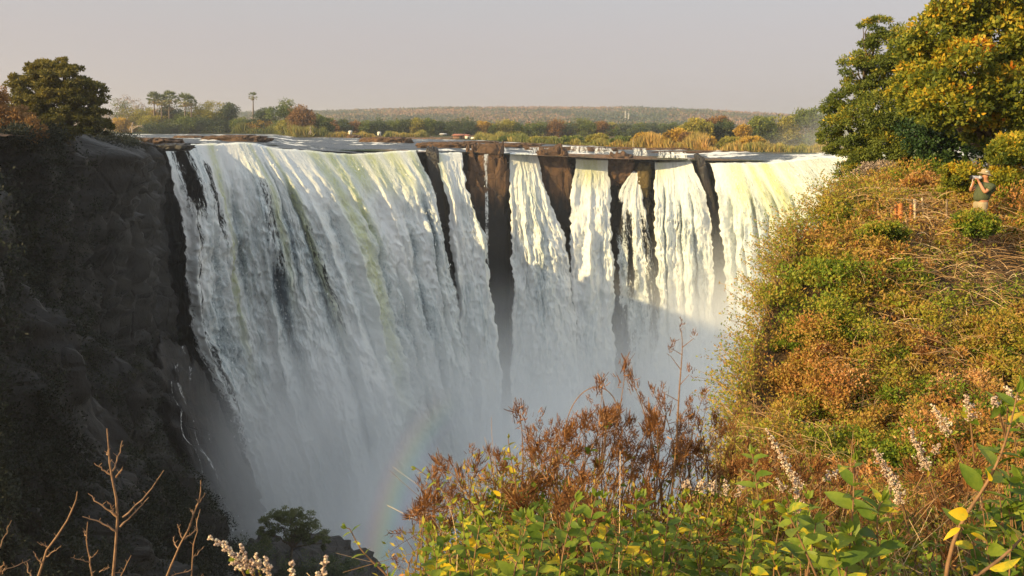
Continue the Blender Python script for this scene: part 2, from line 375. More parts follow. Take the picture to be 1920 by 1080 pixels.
curtain('waterfall', [
 [(1186,322),(1160,350),(1152,400),(1160,480),(1160,600),(1165,740),(1170,1080),(1170,1160)],
 [(1193,323),(1180,380),(1185,480),(1192,600),(1196,740),(1200,1080),(1200,1160)],
 [(1200,323),(1208,380),(1224,480),(1236,600),(1240,740),(1244,1080),(1244,1160)]],
 cover=.92, topcover=1.0, thr=.45, gaps=((.25, .5, 9, 30, .5), (.0, .2, 7, 16, 1.0), (.0, .25, 32, 48, .6), (.7, 1.0, 10, 40, .35)), fold=.7, ef=.004)
curtain('waterfall', [
 [(1226,305),(1226,400),(1228,600),(1230,740),(1235,1080),(1235,1160)],
 [(1260,304),(1268,400),(1275,600),(1280,740),(1285,1080),(1285,1160)],
 [(1297,302),(1322,360),(1336,430),(1342,500),(1345,600),(1350,740),(1355,1080),(1355,1160)]],
 green=((.15, .1, 6, .5),), gaps=((.35, .55, 10, 60, .35), (.75, .95, 25, 60, .4)), fold=1.1, dark=((.22, .02, 3, 60, .22), (.5, .02, 8, 70, .22), (.72, .02, 5, 60, .2)))
curtain('waterfall', [
 [(1330,308),(1345,360),(1350,430),(1355,500),(1360,600),(1365,740),(1370,1080),(1370,1160)],
 [(1375,308),(1400,380),(1412,500),(1418,700),(1420,1080),(1420,1160)],
 [(1430,308),(1470,370),(1492,430),(1506,550),(1515,700),(1520,1080),(1520,1160)],
 [(1490,302),(1530,350),(1556,420),(1580,550),(1590,700),(1600,1080),(1600,1160)],
 [(1550,296),(1590,340),(1620,420),(1640,600),(1650,1080),(1650,1160)],
 [(1620,294),(1670,360),(1700,500),(1710,700),(1720,1080),(1720,1160)],
 [(1750,292),(1790,360),(1810,500),(1815,700),(1820,1080),(1820,1160)]],
 green=((.12, .05, 16, .8), (.24, .035, 20, .9), (.33, .04, 24, .9), (.42, .03, 14, .5)), fold=1.3, dens=-.04,
 dark=((.06, .008, 5, 60, .2), (.115, .007, 10, 70, .22), (.165, .008, 3, 60, .24), (.215, .006, 8, 60, .2), (.275, .008, 2, 60, .24), (.325, .006, 8, 60, .2), (.37, .007, 4, 60, .22), (.43, .006, 4, 60, .18), (.49, .008, 6, 60, .2)))

for q_, (c_, sb_) in enumerate(((.60, -29), (.50, -30), (.46, -30.5))):     # thin side streams threading down the dark spur
    L_a, L_b = [], []
    for k_ in range(12):
        f_ = k_/11; cx_ = np.interp(f_, (0, .3, .6, 1), (342, 372, 418, 484))-q_*11*(1+f_)+7*math.sin(k_*1.9+q_*2)*(k_ > 0); h_ = 4+5*abs(math.sin(k_*1.3+q_))-q_
        L_a.append((cx_-h_, 652+q_*34+(398-q_*60)*f_)); L_b.append((cx_+h_, 652+q_*34+(398-q_*60)*f_))
    curtain('waterfall', [L_a, L_b], cover=c_, thr=.1, fold=.12, setback=sb_, dens=.0, back=.6, spr=.25)
NV0, NV = NV, 30
for x0, x1, y0, y1, sb in ((1068, 1104, 276, 286, 14), (1112, 1150, 279, 288, 12), (1184, 1216, 280, 292, 10), (1232, 1290, 287, 296, 7), (905, 950, 277, 284, 10), (990, 1040, 279, 287, 12)):
    curtain('waterfall', [[(x0, y0), (x0-2, (y0+y1)/2), (x0-3, y1)], [((x0+x1)/2, y0+.5), ((x0+x1)/2, y1)], [(x1, y0+1), (x1+2, (y0+y1)/2+1), (x1+3, y1+1)]], cover=.62, thr=.7, fold=.5, setback=sb, dens=.1, back=2.5, spr=.04)
NV = NV0
Q = np.concatenate(SPRAY); M_spray = flat('water_clots', (.82, .85, .84), .6)
_sp = mk('falling_spray', Q, np.arange(len(Q)).reshape(-1, 4), M_spray); tag(_sp, 'torn white clots of water flying off the falling curtains', 'spray', kind='stuff')
# ---- cliff: the wall of the gorge behind the water and on to the left
def cliff():
    px = np.concatenate([np.arange(-140, 296, 2.0), np.arange(296, 1860, 1.3)]); nu = len(px)
    Yl = lipY(px); py = lippy(px)
    z0 = np.array([at(a, b, c)[2] for a, b, c in zip(px, py, Yl)])
    X0 = (px-960)/F_PX; X0 = np.array([at(a, b, c)[0] for a, b, c in zip(px, py, Yl)])
    T = np.stack([np.gradient(X0), np.gradient(Yl)], 1); T /= np.linalg.norm(T, axis=1)[:, None]
    n = np.stack([T[:, 1], -T[:, 0]], 1); n = np.stack([np.convolve(np.pad(n[:, i], 30, mode='edge'), np.ones(61)/61, 'valid') for i in (0, 1)], 1)
    n /= np.linalg.norm(n, axis=1)[:, None]
    s = np.concatenate([[0], np.cumsum(np.hypot(np.diff(X0), np.diff(Yl)))])
    nv = 170; v = np.linspace(0, 1, nv)**1.1
    Z = z0[:, None]+(BOT-z0[:, None])*v[None]; D = z0[:, None]-Z
    Sg = np.broadcast_to(s[:, None], Z.shape)
    # jointed basalt: columns and ledges
    q = lambda a, k: np.round(a*k)/k
    colm = q(vn(Sg/2.6+.4*vn(Sg/8, Z/10, 1, 3), Z/14, 0, 71), 3)*1.0+q(vn(Sg/6.5, Z/22, 0, 72), 3)*1.6
    ledge = q(fbm(Sg/14, Z/5.5, 0, 3, 73), 4)*1.2
    out = colm+ledge+q(vn(Sg/1.0+.3*vn(Sg/4, Z/6, 2, 3), Z/7, 0, 77), 2)*.45+q(vn(Sg/2.2, Z/1.6, 4, 78), 3)*.35+.2*fbm(Sg/1.3, Z/1.3, 0, 3, 74)+2.0*fbm(Sg/28, Z/30, 0, 2, 75)
    amp = sstep(-.5, 3, D); out = out*amp
    PX = np.broadcast_to(px[:, None], Z.shape)
    base = (np.where(PX < 296, 0.0, -3.2)-7*sstep(1380, 1500, PX))*amp-.8
    # the left wall leans out in a stepped, bushy slope towards its foot
    lw = 1-sstep(240, 330, PX)
    out = out*(1+.9*lw)+lw*(sstep(36, 95, D)*22+sstep(10, 60, D)*(1-sstep(60, 240, PX))*16+(1-sstep(80, 200, PX))*2.5*fbm(Sg/9, Z/9, 0, 3, 76))
    o = base+out
    G = np.stack([X0[:, None]+n[:, :1]*o, Yl[:, None]+n[:, 1:]*o, Z], 2)
    bk = G[:, :1].copy(); bk2 = bk.copy(); bk2[:, :, 1] += 9; bk2[:, :, 0] -= 9*lw[:, :1]; bk2[:, :, 2] -= .9
    bk2[:, :, 2] -= 2.2*(1-lw[:, :1]); bk3 = bk2.copy(); bk3[:, :, 1] += 3; bk3[:, :, 2] -= 4
    G = np.concatenate([bk3, bk2, G], 1)
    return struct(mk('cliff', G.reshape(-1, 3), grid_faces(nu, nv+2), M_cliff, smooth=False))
CL = cliff()

# ---- far bank
SPX = [-400, 200, 520, 560, 700, 900, 1000, 1150, 1300, 1400, 1540, 1900, 2400]
SY = [470, 460, 440, 385, 385, 344, 295, 271, 246, 232, 222, 215, 215]
SZ = [-2.3, -2.3, -2.4, -3.5, -3.8, -4.3, -4.8, -5.6, -6.0, -6.1, -6.2, -6.2, -6.2]
# ---- river above the falls
def river():
    px = np.arange(205, 1900, 2.2); nu = len(px)
    Yl = lipY(px)+1.2; z0 = np.array([at(a, lippy(a), lipY(a))[2] for a in px])
    k = np.linspace(0, 1, 260)**1.9; nv = 260
    Yf = (np.interp(px, SPX, SY)+14)[:, None]
    Y = Yl[:, None]+(Yf-Yl[:, None])*k[None]
    X = (px[:, None]-960)/F_PX*Y/math.cos(0)                       # a fan of columns, straight back from the lip
    X = X*(1.0)
    zf = np.interp(px, SPX, SZ)[:, None]
    kk = sstep(0, 1, (Y-Yl[:, None])/np.minimum(90, Yf-14-Yl[:, None]))
    Z = z0[:, None]*(1-kk)+zf*kk
    near = np.exp(-(Y-Yl[:, None])/160)
    foam = fbm(X/9, Y/16, 0, 4, 81); w = .12+.5*np.clip(foam+.15, 0, 1)
    Z = Z-.12+(w*fbm(X/2.3, Y/3.2, 0, 4, 82)+.35*np.clip(fbm(X/14, Y/5, 0, 3, 83), -.2, 1))*(.35+.65*near)*sstep(0, 4, Y-Yl[:, None])
    m, nt, b, N, L = newmat('river_water')
    geo = N.new('ShaderNodeNewGeometry'); P = geo.outputs['Position']
    n1 = noise(N, L, mapping(N, L, P, (.10, .07, .3)), 1.0, 8, .66, .6); n2 = noise(N, L, mapping(N, L, P, (.9, .5, .9)), 1.0, 6, .7, .4)
    f = math_(N, L, 'ADD', math_(N, L, 'MULTIPLY', n1.outputs[0], .75), math_(N, L, 'ADD', math_(N, L, 'MULTIPLY', n2.outputs[0], .3), math_(N, L, 'MULTIPLY', attr(N, 'foam'), .5)))
    rr = ramp(N, [(.58, (.035, .048, .062)), (.64, (.12, .14, .16)), (.72, (.80, .79, .76))]); L.new(f, rr.inputs[0])
    L.new(rr.outputs[0], b.inputs['Base Color'])
    b.inputs['Specular IOR Level'].default_value = .22; rg = ramp(N, [(.55, (.30,)*3), (.68, (.7,)*3)]); L.new(f, rg.inputs[0]); L.new(rg.outputs[0], b.inputs['Roughness'])
    bump(N, L, n2.outputs[0], .9, .6, b)
    fo = -.02+.6*foam+.35*sstep(.3, 1.2, fbm(X/14, Y/5, 0, 3, 83)*2)
    fo = fo+.25*sstep(1290, 1480, px)[:, None]*np.exp(-(Y-Yl[:, None])/60)
    G = np.stack([X+0*Y, Y, Z], 2)
    return struct(mk('river', G.reshape(-1, 3), grid_faces(nu, nv), m, smooth=True, attrs={'foam': fo.ravel()}))
river()

# ---- land: one sheet from the far bank to the horizon, with the low hills in it
HPX = [-300, 0, 300, 440, 600, 700, 900, 1200, 1300, 1420, 1520, 1700, 2200]
HPY = [226, 224, 218, 215, 213, 210, 206, 207, 211, 218, 223, 226, 226]
def land():
    a = np.concatenate([np.linspace(-1.5, -.62, 40, endpoint=False), np.linspace(-.62, .62, 900), np.linspace(.63, 1.5, 40)])
    Y = np.concatenate([np.linspace(200, 600, 160, endpoint=False), np.linspace(600, 3200, 190, endpoint=False), np.array([3200, 3600, 4500, 6500, 9000])])
    A, YY = np.meshgrid(a, Y, indexing='ij'); X = A*YY; PX = A*F_PX+960
    hz = (242-np.interp(PX, HPX, HPY))/F_PX*2550
    ys, zs = np.interp(PX, SPX, SY), np.interp(PX, SPX, SZ); zs = zs+(-3.2-zs)*sstep(0, 400, YY-ys)
    H = zs-1.2*(1-sstep(-8, 0, YY-ys))+.35*sstep(0, 6, YY-ys)+.5*np.clip(fbm(X/9, YY/14, 0, 3, 93), -.5, 1)*sstep(0, 8, YY-ys)+(hz+3.2)*sstep(900, 2550, YY)*(1-.6*sstep(2700, 8000, YY))
    H = H+sstep(700, 1500, YY)*(1-sstep(3300, 5000, YY))*(5*fbm(X/170, YY/170, 0, 4, 91)+3.2*fbm(X/26, YY/26, 0, 3, 92))
    m, nt, b, N, L = newmat('bush_covered_land')
    geo = N.new('ShaderNodeNewGeometry'); P = geo.outputs['Position']
    n1 = noise(N, L, mapping(N, L, P, (.006, .0035, .02)), 1.0, 8, .65); n2 = noise(N, L, mapping(N, L, P, (.06, .03, .12)), 1.0, 6, .7)
    f = math_(N, L, 'ADD', math_(N, L, 'MULTIPLY', n1.outputs[0], .5), math_(N, L, 'MULTIPLY', n2.outputs[0], .5))
    r = ramp(N, [(.38, (.025, .05, .03)), (.47, (.07, .085, .05)), (.52, (.19, .12, .075)), (.62, (.34, .20, .12))]); L.new(f, r.inputs[0])
    L.new(r.outputs[0], b.inputs['Base Color']); b.inputs['Roughness'].default_value = .95; b.inputs['Specular IOR Level'].default_value = .05
    bump(N, L, n2.outputs[0], 1.0, 6.0, b)
    G = np.stack([X, YY, H], 2)
    return struct(mk('ground', G.reshape(-1, 3), grid_faces(len(a), len(Y)), m, smooth=True))
land()

# ---- gorge floor water
m_gw, nt, b, N, L = newmat('gorge_water'); b.inputs['Base Color'].default_value = (.5, .54, .55, 1); b.inputs['Roughness'].default_value = .5
V = np.array([(-150, -60, BOT+1), (160, -60, BOT+1), (160, 240, BOT+1), (-150, 240, BOT+1)])
struct(mk('water', V, np.array([[0, 1, 2, 3]]), m_gw))

# ---- island plateau at the left, behind the left wall (casts the long shade over the falls)
def plateau():
    # strip from the wall's edge back to the left
    px = np.arange(-140, 322, 3.0); rows = []
    P0 = np.array([at(a, lippy(a), lipY(a)) for a in px])
    k = np.linspace(0, 1, 60)**1.6
    d = np.array((-120, 50.0, 0))
    G = P0[:, None]+k[None, :, None]*d[None, None]
    X, Y = G[:, :, 0], G[:, :, 1]
    G[:, :, 2] += .25*fbm(X/3, Y/3, 0, 4, 95)+.9*sstep(0, .15, k)[None]*(1-sstep(150, 290, px)[:, None])-.35*np.exp(-k*60)[None]
    G[:, :, 2] -= sstep(215, 260, px)[:, None]*sstep(.02, .12, k)[None]*.5
    return struct(mk('island_ground', G.reshape(-1, 3), grid_faces(len(px), 60), M_brock, smooth=False))
plateau()
# ------------------------------------------------------------------ rocks
M_darkrock = rockmat('wet_dark_rock', (.010, .010, .011), (.024, .021, .019), (.06, .045, .035), .6, .3, .35)
M_mossrock = rockmat('mossy_rock', (.04, .03, .012), (.12, .085, .02), (.20, .12, .04), .8, .3)
def wetshade():  # brown rock with shade painted into its colour lower down, plus wetness
    m = M_brock.copy(); m.name = 'brown_basalt_wet_shade_below'; nt = m.node_tree; N, L = nt.nodes, nt.links; b = N['Principled BSDF']
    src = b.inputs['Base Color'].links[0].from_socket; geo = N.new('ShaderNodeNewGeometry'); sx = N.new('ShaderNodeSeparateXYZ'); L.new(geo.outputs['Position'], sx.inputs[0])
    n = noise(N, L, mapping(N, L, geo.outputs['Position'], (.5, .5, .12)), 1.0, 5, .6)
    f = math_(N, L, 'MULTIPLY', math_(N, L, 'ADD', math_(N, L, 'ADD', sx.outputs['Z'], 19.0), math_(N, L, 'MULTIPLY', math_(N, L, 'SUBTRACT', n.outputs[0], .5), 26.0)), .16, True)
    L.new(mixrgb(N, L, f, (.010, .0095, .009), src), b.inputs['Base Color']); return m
M_wetshade = wetshade()
def boulder(name, c, size, seed, mat, label, cat='rock', e=2.6, amp=.22, nu=56, nv=34, lean=0., freq=2.2, group=None, cut=0):
    th = np.linspace(0, 2*math.pi, nu, endpoint=False); ph = np.linspace(-math.pi/2, math.pi/2, nv)
    T, P = np.meshgrid(th, ph, indexing='ij')
    f = lambda v, k: np.sign(v)*np.abs(v)**(2/k)
    D = np.stack([f(np.cos(P), e)*f(np.cos(T), e), f(np.cos(P), e)*f(np.sin(T), e), f(np.sin(P), e)], 2)
    q = vn(D[:, :, 0]*freq*size[0]/size[2]**.5, D[:, :, 1]*freq, D[:, :, 2]*freq*size[2]**.5, seed)
    q = np.round(q*2.5)/2.5*.6+.4*fbm(D[:, :, 0]*5, D[:, :, 1]*5, D[:, :, 2]*5, 4, seed+5)
    D = D*(1+amp*q)[:, :, None]
    V = D*np.array(size)[None, None]/2
    V[:, :, 0] += lean*(V[:, :, 2]-size[2]/2)
    i, j = np.meshgrid(np.arange(nu), np.arange(nv-1), indexing='ij'); i, j = i.ravel(), j.ravel(); i2 = (i+1) % nu
    Fq = np.stack([i*nv+j, i2*nv+j, i2*nv+j+1, i*nv+j+1], 1)
    ob = mk(name, V.reshape(-1, 3), Fq, mat); ob.location = tuple(c)
    return tag(ob, label, cat, group)
def ledge(pxc, pybase, wpx, hpx, depth, seed, mat, label, z=None, amp=.3):
    # a low rock standing in the river, its waterline at the photo's row pybase
    Y = np.interp(pxc, LPX, LY); zz = np.interp(pxc, SPX, SZ)-.15 if z is None else z
    c = at_z(pxc, pybase, zz); h = hpx/F_PX*c[1]; w = wpx/F_PX*c[1]
    return boulder('rock_ledge', (c[0], c[1]+depth/2, c[2]+.05), (w, depth, 2*h), seed, mat, label, e=3.0, amp=amp, nu=90, nv=26)
def pillar(name, pxc, pyt, pyb, wpx, depth, dy, seed, mat, label, lean=0., e=5, amp=.12, freq=2.0):
    Y = lipY(pxc)+dy; a, b = at(pxc, pyt, Y), at(pxc, pyb, Y); h = a[2]-b[2]; w = wpx/F_PX*Y
    return boulder(name, ((a[0]+a[0])/2, Y+depth/2, (a[2]+b[2])/2), (w, depth, h), seed, mat, label, e=e, amp=amp, nu=110, nv=max(50, int(h*2.2)), lean=lean, freq=freq)
ledge(262, 268, 110, 8, 10, 1, M_brock, 'long reddish rock ledge at the top of the dark left cliff', z=-2.6)
ledge(322, 277, 60, 7, 4, 2, M_darkrock, 'wet dark rock at the left end of the waterfall lip', z=-3.2)
ledge(432, 263, 118, 8, 9, 3, M_brock, 'long brown rock ledge in the river above the left curtain of water', z=-2.7)
ledge(352, 259, 62, 4, 5, 4, M_brock, 'thin low rock in the river left of the long brown ledge', z=-2.5)
ledge(662, 259, 26, 5, 5, 6, M_brock, 'small brown rock in the river beside the larger ledge, below the white hut')
ledge(720, 267, 96, 9, 8, 7, M_brock, 'brown rock ledge in the river in front of the yellow reeds')
ledge(838, 275, 112, 8, 8, 8, M_brock, 'brown rock ledge just above the dark cleft in the falls', z=-4.6)
ledge(900, 268, 70, 3, 5, 9, M_brock, 'thin brown rock far out in the river near the red roofed lodge', z=-4.4)
ledge(955, 275, 120, 6, 7, 10, M_brock, 'long flat brown rock behind the big brown buttress', z=-5.0)
ledge(1098, 284, 120, 7, 6, 11, M_brock, 'brown rock ledge with small white cascade behind the blocky outcrop', z=-6.2)
ledge(1180, 283, 66, 6, 6, 12, M_brock, 'brown rock step with thin cascades near the right grassy bank', z=-6.3)
ledge(1022, 279, 70, 4, 4, 13, M_brock, 'low brown rock between two rapids at the middle of the river', z=-5.2)
ledge(1395, 286, 300, 2.5, 3, 14, M_brock, 'long low brown rock shelf along the foot of the right bank')
ledge(1260, 282, 120, 4, 4, 15, M_brock, 'brown stony shelf below the tall yellow reeds')
pillar('rock_buttress', 911, 286, 760, 84, 9, -0.5, 21, M_wetshade, 'tall brown rock buttress with a thin trickle between two falls', e=6, amp=.19, freq=2.4)
pillar('rock_outcrop', 1036, 283, 430, 62, 7, -0.5, 22, M_wetshade, 'square broken brown rock outcrop at the lip, between two white falls', lean=-.12, e=6, amp=.30, freq=2.2)
pillar('rock_outcrop', 1166, 287, 348, 54, 7, -0.5, 23, M_wetshade, 'rounded rock outcrop with rusty top and dark face at the lip', e=3.2, amp=.26)
pillar('rock_outcrop', 1209, 304, 372, 27, 4, -0.5, 24, M_mossrock, 'small mossy golden rock pillar wrapped by thin falls', e=4, amp=.2)
pillar('rock_outcrop', 1314, 293, 420, 17, 5, -.6, 25, M_darkrock, 'narrow dark wet rock rib between two bright falls on the right', lean=-.28, amp=.14)
pillar('rock_outcrop', 808, 277, 430, 27, 6, -.4, 26, M_darkrock, 'black wet rock cleft with trickles between the left falls', lean=-.12, amp=.12)

_c = at(276, 850, 150.0)
boulder('rock_buttress', (_c[0], _c[1], _c[2]), (14, 16, 46), 27, M_darkrock, 'black rock buttress with thin streams at the foot of the left falls', e=3.2, amp=.15, nu=120, nv=90, lean=-.37, freq=2.6)
# ------------------------------------------------------------------ foliage helpers
def unit(v): return v/(np.linalg.norm(v, axis=-1, keepdims=True)+1e-9)
def rdirs(n): return unit(rng.normal(size=(n, 3)))
def leafq(acc, P, D, L, Wd, tint, fold=.18):
    n = len(P); D = unit(D); Nn = unit(np.cross(D, rdirs(n))); Sd = np.cross(D, Nn)
    L = np.broadcast_to(L, (n,))[:, None]; Wd = np.broadcast_to(Wd, (n,))[:, None]
    m = P+D*L*.45-Nn*Wd*fold
    V = np.stack([P, m+Sd*Wd*.5, P+D*L, m-Sd*Wd*.5], 1).reshape(-1, 3)
    acc.add(V, np.arange(4*n).reshape(n, 4), np.repeat(np.broadcast_to(tint, (n,)), 4))
def strips(acc, P, w, tint):
    """P (n,k,3): n thin flat stalks"""
    n, k = P.shape[:2]; T = np.gradient(P, axis=1); Sd = unit(np.cross(T, rdirs(n)[:, None]))
    ww = np.broadcast_to(w, (n,))[:, None, None]*np.linspace(1, .45, k)[None, :, None]*.5
    V = np.stack([P+Sd*ww, P-Sd*ww], 2).reshape(-1, 3)
    i, j = np.meshgrid(np.arange(n), np.arange(k-1), indexing='ij'); a = ((i*k+j)*2).ravel()
    acc.add(V, np.stack([a, a+1, a+3, a+2], 1), np.repeat(np.broadcast_to(tint, (n,)), 2*k))
def clumps(acc, C, r, nl, L, tint, flat=.6, up=.4, tv=.12, asp=.5):
    """leaf clumps round centres C with radii r; leaves lie mostly near the clump's skin, facing out and up"""
    m = len(C); r = np.broadcast_to(r, (m,)); tint = np.broadcast_to(tint, (m,))
    cid = np.repeat(np.arange(m), nl); d = rdirs(len(cid)); rad = rng.random(len(cid))**.45
    P = C[cid]+d*np.array((1, 1, flat))*(r[cid]*rad)[:, None]
    D = unit(d*.7+rdirs(len(cid))*.9+np.array((0, 0, up)))
    leafq(acc, P, D, L*rng.uniform(.6, 1.3, len(cid)), L*asp*rng.uniform(.7, 1.2, len(cid)), np.clip(tint[cid]+rng.normal(0, tv, len(cid)), 0, 1))
M_bark = flat('bark', (.10, .075, .05), .9, nscale=3, namp=.4)
M_palebark = flat('pale_dead_wood', (.42, .33, .25), .9, nscale=3, namp=.2)
# leaf colours of the far bank: tint 0..1
M_lgreen = leafmat('leaves_green', [(0, (.025, .045, .012)), (.5, (.085, .12, .025)), (1, (.19, .20, .045))])
M_ldark = leafmat('leaves_dark_green', [(0, (.016, .032, .018)), (.5, (.045, .07, .030)), (1, (.12, .13, .045))])
M_lolive = leafmat('leaves_olive', [(0, (.06, .06, .012)), (.5, (.20, .19, .032)), (1, (.36, .29, .06))])
M_lbrown = leafmat('leaves_brown', [(0, (.05, .03, .012)), (.5, (.16, .085, .03)), (1, (.28, .16, .06))])
M_lgold = leafmat('leaves_gold', [(0, (.12, .08, .015)), (.5, (.32, .20, .03)), (1, (.5, .34, .06))])
M_lgrey = leafmat('bare_twigs', [(0, (.10, .07, .05)), (1, (.34, .26, .20))], .1)
M_reed = leafmat('reed_blades', [(0, (.06, .09, .02)), (.4, (.20, .19, .05)), (.7, (.34, .24, .07)), (1, (.50, .31, .11))], .3)
PAL = dict(green=M_lgreen, dark=M_ldark, olive=M_lolive, brown=M_lbrown, gold=M_lgold, grey=M_lgrey)

def limb(acc, a, b, r0, r1, wob=.08, k=7, n=6):
    a, b = np.array(a, float), np.array(b, float); t = np.linspace(0, 1, k)[:, None]; l = np.linalg.norm(b-a)
    P = a+(b-a)*t+rng.normal(size=(k, 3))*l*wob*np.sin(t*math.pi)*.5; P[1:-1, 2] += l*.06*np.sin(t[1:-1, 0]*math.pi)
    acc.tube(P, np.linspace(r0, r1, k), n); return P
def tree(name, base, lobes, leafL, mat, label, cat='tree', group=None, ncl=14, nl=60, clr=.28, r0=.3, flat=.7, tv=.12, up=.35, bark=None, asp=.55, trunk_top=.35, tb=.5):
    """lobes: list of (centre xyz, radii xyz, tint shift)"""
    base = np.array(base, float); root = thing(name, base, label, cat, group)
    tk = Acc(); cr = Acc(); cz = np.mean([l[0][2] for l in lobes]); cx = np.mean([l[0][0] for l in lobes])
    fork = base+np.array(((cx-base[0])*.4, 0, (cz-base[2])*trunk_top)); limb(tk, base-np.array((0, 0, .3)), fork, r0, r0*.8, .05)
    for c, rr, ts in lobes:
        c, rr = np.array(c, float), np.array(rr, float)
        P = limb(tk, fork, c, r0*.55, r0*.18); 
        for _ in range(3):
            d = rdirs(1)[0]; d[2] = abs(d[2]); limb(tk, P[4], c+d*rr*.75, r0*.22, r0*.06, n=4)
        m = max(3, int(ncl*rr[0]*rr[2]/(np.mean([l[1][0]*l[1][2] for l in lobes]))))
        d = rdirs(m); d[:, 1] -= .25; d = unit(d); C = c+d*rr*(rng.uniform(.55, 1.0, m)[:, None])
        tt = np.clip(tb+ts+.22*d[:, 2]+rng.normal(0, .1, m), 0, 1)
        clumps(cr, C, clr*(rr[0]+rr[2])/2*rng.uniform(.7, 1.3, m), nl, leafL, tt, flat, up, tv, asp)
    cr.build('crown', mat, root=root); tk.build('trunk', bark or M_bark, root=root, smooth=True)
    return root
def fartree(px, pyt, pyb, w, mat, label, Y=None, name='tree', group=None, sparse=False, n=1.0):
    """a tree on the far bank: px centre, photo rows of its top and foot, width in photo pixels"""
    Y = Y or np.interp(px, SPX, SY)+12
    w *= 1.3; a, b = at(px, pyt-4, Y), at(px, pyb, Y); h = a[2]-b[2]; wd = w/F_PX*Y
    lobes = []; k = max(4, int(4+wd/h*4))
    for i in range(k):
        u = rng.uniform(-.5, .5); zt = rng.uniform(.3, .8) if i else .74
        if i == 0: u *= .3
        r = np.array((.30*wd, .3*wd, min(.28*h, .34*wd)))*rng.uniform(.75, 1.1)
        x = a[0]+u*(wd-2*r[0]*.9)*(1-max(0, zt-.55)); z = b[2]+h*zt; z = min(z, a[2]-r[2]*.9)
        lobes.append(((x, Y+rng.uniform(-.15, .15)*wd, z), r, rng.normal(0, .08)))
    lobes.append(((a[0], Y, b[2]+h*.25), (.4*wd, .35*wd, .25*h), -.08))
    return tree(name, (b[0], Y, b[2]-.3), lobes, .8, PAL[mat], label, 'tree' if name != 'bush' else 'bush', group, ncl=int((5 if sparse else 12)*n), nl=26 if sparse else 48, clr=.46, r0=.28)
# ---- island trees at the left
g1 = 'trees on the island above the left falls'
fartree(222, 186, 251, 50, 'green', 'thin dark green treetop beside the big left tree', group=g1, sparse=True)
fartree(246, 184, 251, 52, 'grey', 'tall leafless pinkish grey tree on the left island', group=g1, sparse=True)
fartree(262, 206, 251, 70, 'olive', 'olive bush in front of the leafless grey tree', group=g1)
fartree(302, 204, 251, 56, 'brown', 'brownish bush below the leftmost palms', group=g1)
fartree(322, 198, 251, 44, 'dark', 'dark green tree between the palms', group=g1)
fartree(345, 206, 251, 50, 'green', 'green bush below the right pair of palms', group=g1)
fartree(376, 202, 251, 46, 'olive', 'olive green tree right of the palms', group=g1)
fartree(406, 196, 251, 52, 'olive', 'large rounded yellow green tree near the end of the island', group=g1)
fartree(430, 195, 251, 36, 'dark', 'dark green tree at the right end of the island', group=g1)
fartree(234, 226, 252, 40, 'gold', 'low golden bush at the left waterline of the island', name='bush', group=g1, Y=462)
fartree(290, 222, 252, 60, 'olive', 'low olive bush at the waterline below the brownish bush', name='bush', group=g1, Y=458)
fartree(350, 224, 252, 70, 'green', 'low green bush at the waterline in mid island', name='bush', group=g1, Y=456)
fartree(455, 226, 250, 50, 'green', 'green bush at the foot of the lone palm', name='bush', group=g1)
g2 = 'trees right of the lone palm'
fartree(500, 205, 250, 44, 'dark', 'dark green tree just right of the lone palm', group=g2)
fartree(533, 193, 250, 52, 'green', 'tallest green tree right of the lone palm', group=g2)
fartree(560, 205, 250, 44, 'brown', 'olive brown tree behind the tallest tree', group=g2)
fartree(580, 212, 252, 36, 'brown', 'rust brown tree left of the dead snag', group=g2)
fartree(603, 222, 254, 34, 'green', 'small round green tree beside the dead snag', group=g2)
fartree(475, 238, 252, 60, 'gold', 'low yellow bush in the reeds right of the lone palm', name='bush', group=g2)
fartree(320, 232, 252, 80, 'dark', 'dark shaded bush at the waterline below the palms', name='bush', group=g1, Y=455)
fartree(400, 226, 252, 70, 'dark', 'dark bush at the waterline below the rounded yellow green tree', name='bush', group=g1, Y=456)
fartree(497, 232, 252, 40, 'gold', 'yellow bush in front of the dark tree', name='bush', group=g2)
fartree(545, 230, 252, 50, 'olive', 'low olive bush at the waterline under the tallest tree', name='bush', group=g2)
g3 = 'trees along the far bank'
row = [(628, 229, 32, 'brown', 'tan tree on the far bank just left of the white hut'), (648, 228, 30, 'dark', 'dark tree behind the left white hut'),
 (668, 234, 28, 'brown', 'pinkish brown tree between the two white huts'), (690, 232, 36, 'green', 'round green tree left of the right white hut'),
 (715, 228, 40, 'dark', 'blue green tree behind the right white hut'), (742, 230, 34, 'green', 'green tree behind the low reeds'),
 (765, 229, 36, 'dark', 'dark tree right of the low reeds'), (783, 228, 36, 'olive', 'bright olive tree in the far row'),
 (808, 229, 36, 'green', 'green tree beside the bright olive tree'), (830, 233, 30, 'dark', 'small dark tree above the pale roof'),
 (868, 227, 58, 'dark', 'big dark tree standing over the red roofed lodge'), (908, 232, 28, 'gold', 'golden orange tree right of the lodge'),
 (925, 237, 28, 'green', 'small green tree beside the golden tree'), (952, 230, 42, 'olive', 'olive tree with a tan left side'),
 (974, 233, 36, 'green', 'green tree in the gap right of the olive tree'), (1004, 233, 44, 'green', 'broad green tree above the right grassy bank'),
 (1040, 230, 40, 'brown', 'olive brown tall tree in the middle of the far row'), (1062, 236, 40, 'dark', 'low dark tree right of the olive brown tree'),
 (1098, 228, 48, 'green', 'tallest green tree left of the twin masts'), (1130, 233, 38, 'brown', 'brown crowned tree left of the twin masts'),
 (1145, 242, 36, 'green', 'low green tree left of the twin masts'), (1196, 243, 48, 'dark', 'low blue green tree right of the twin masts')]
for px, pt, w, mt, lb in row: fartree(px, pt, 258 if px < 930 else 264, w, mt, lb, Y=470, group=g3)
g4 = 'trees on the right bank'
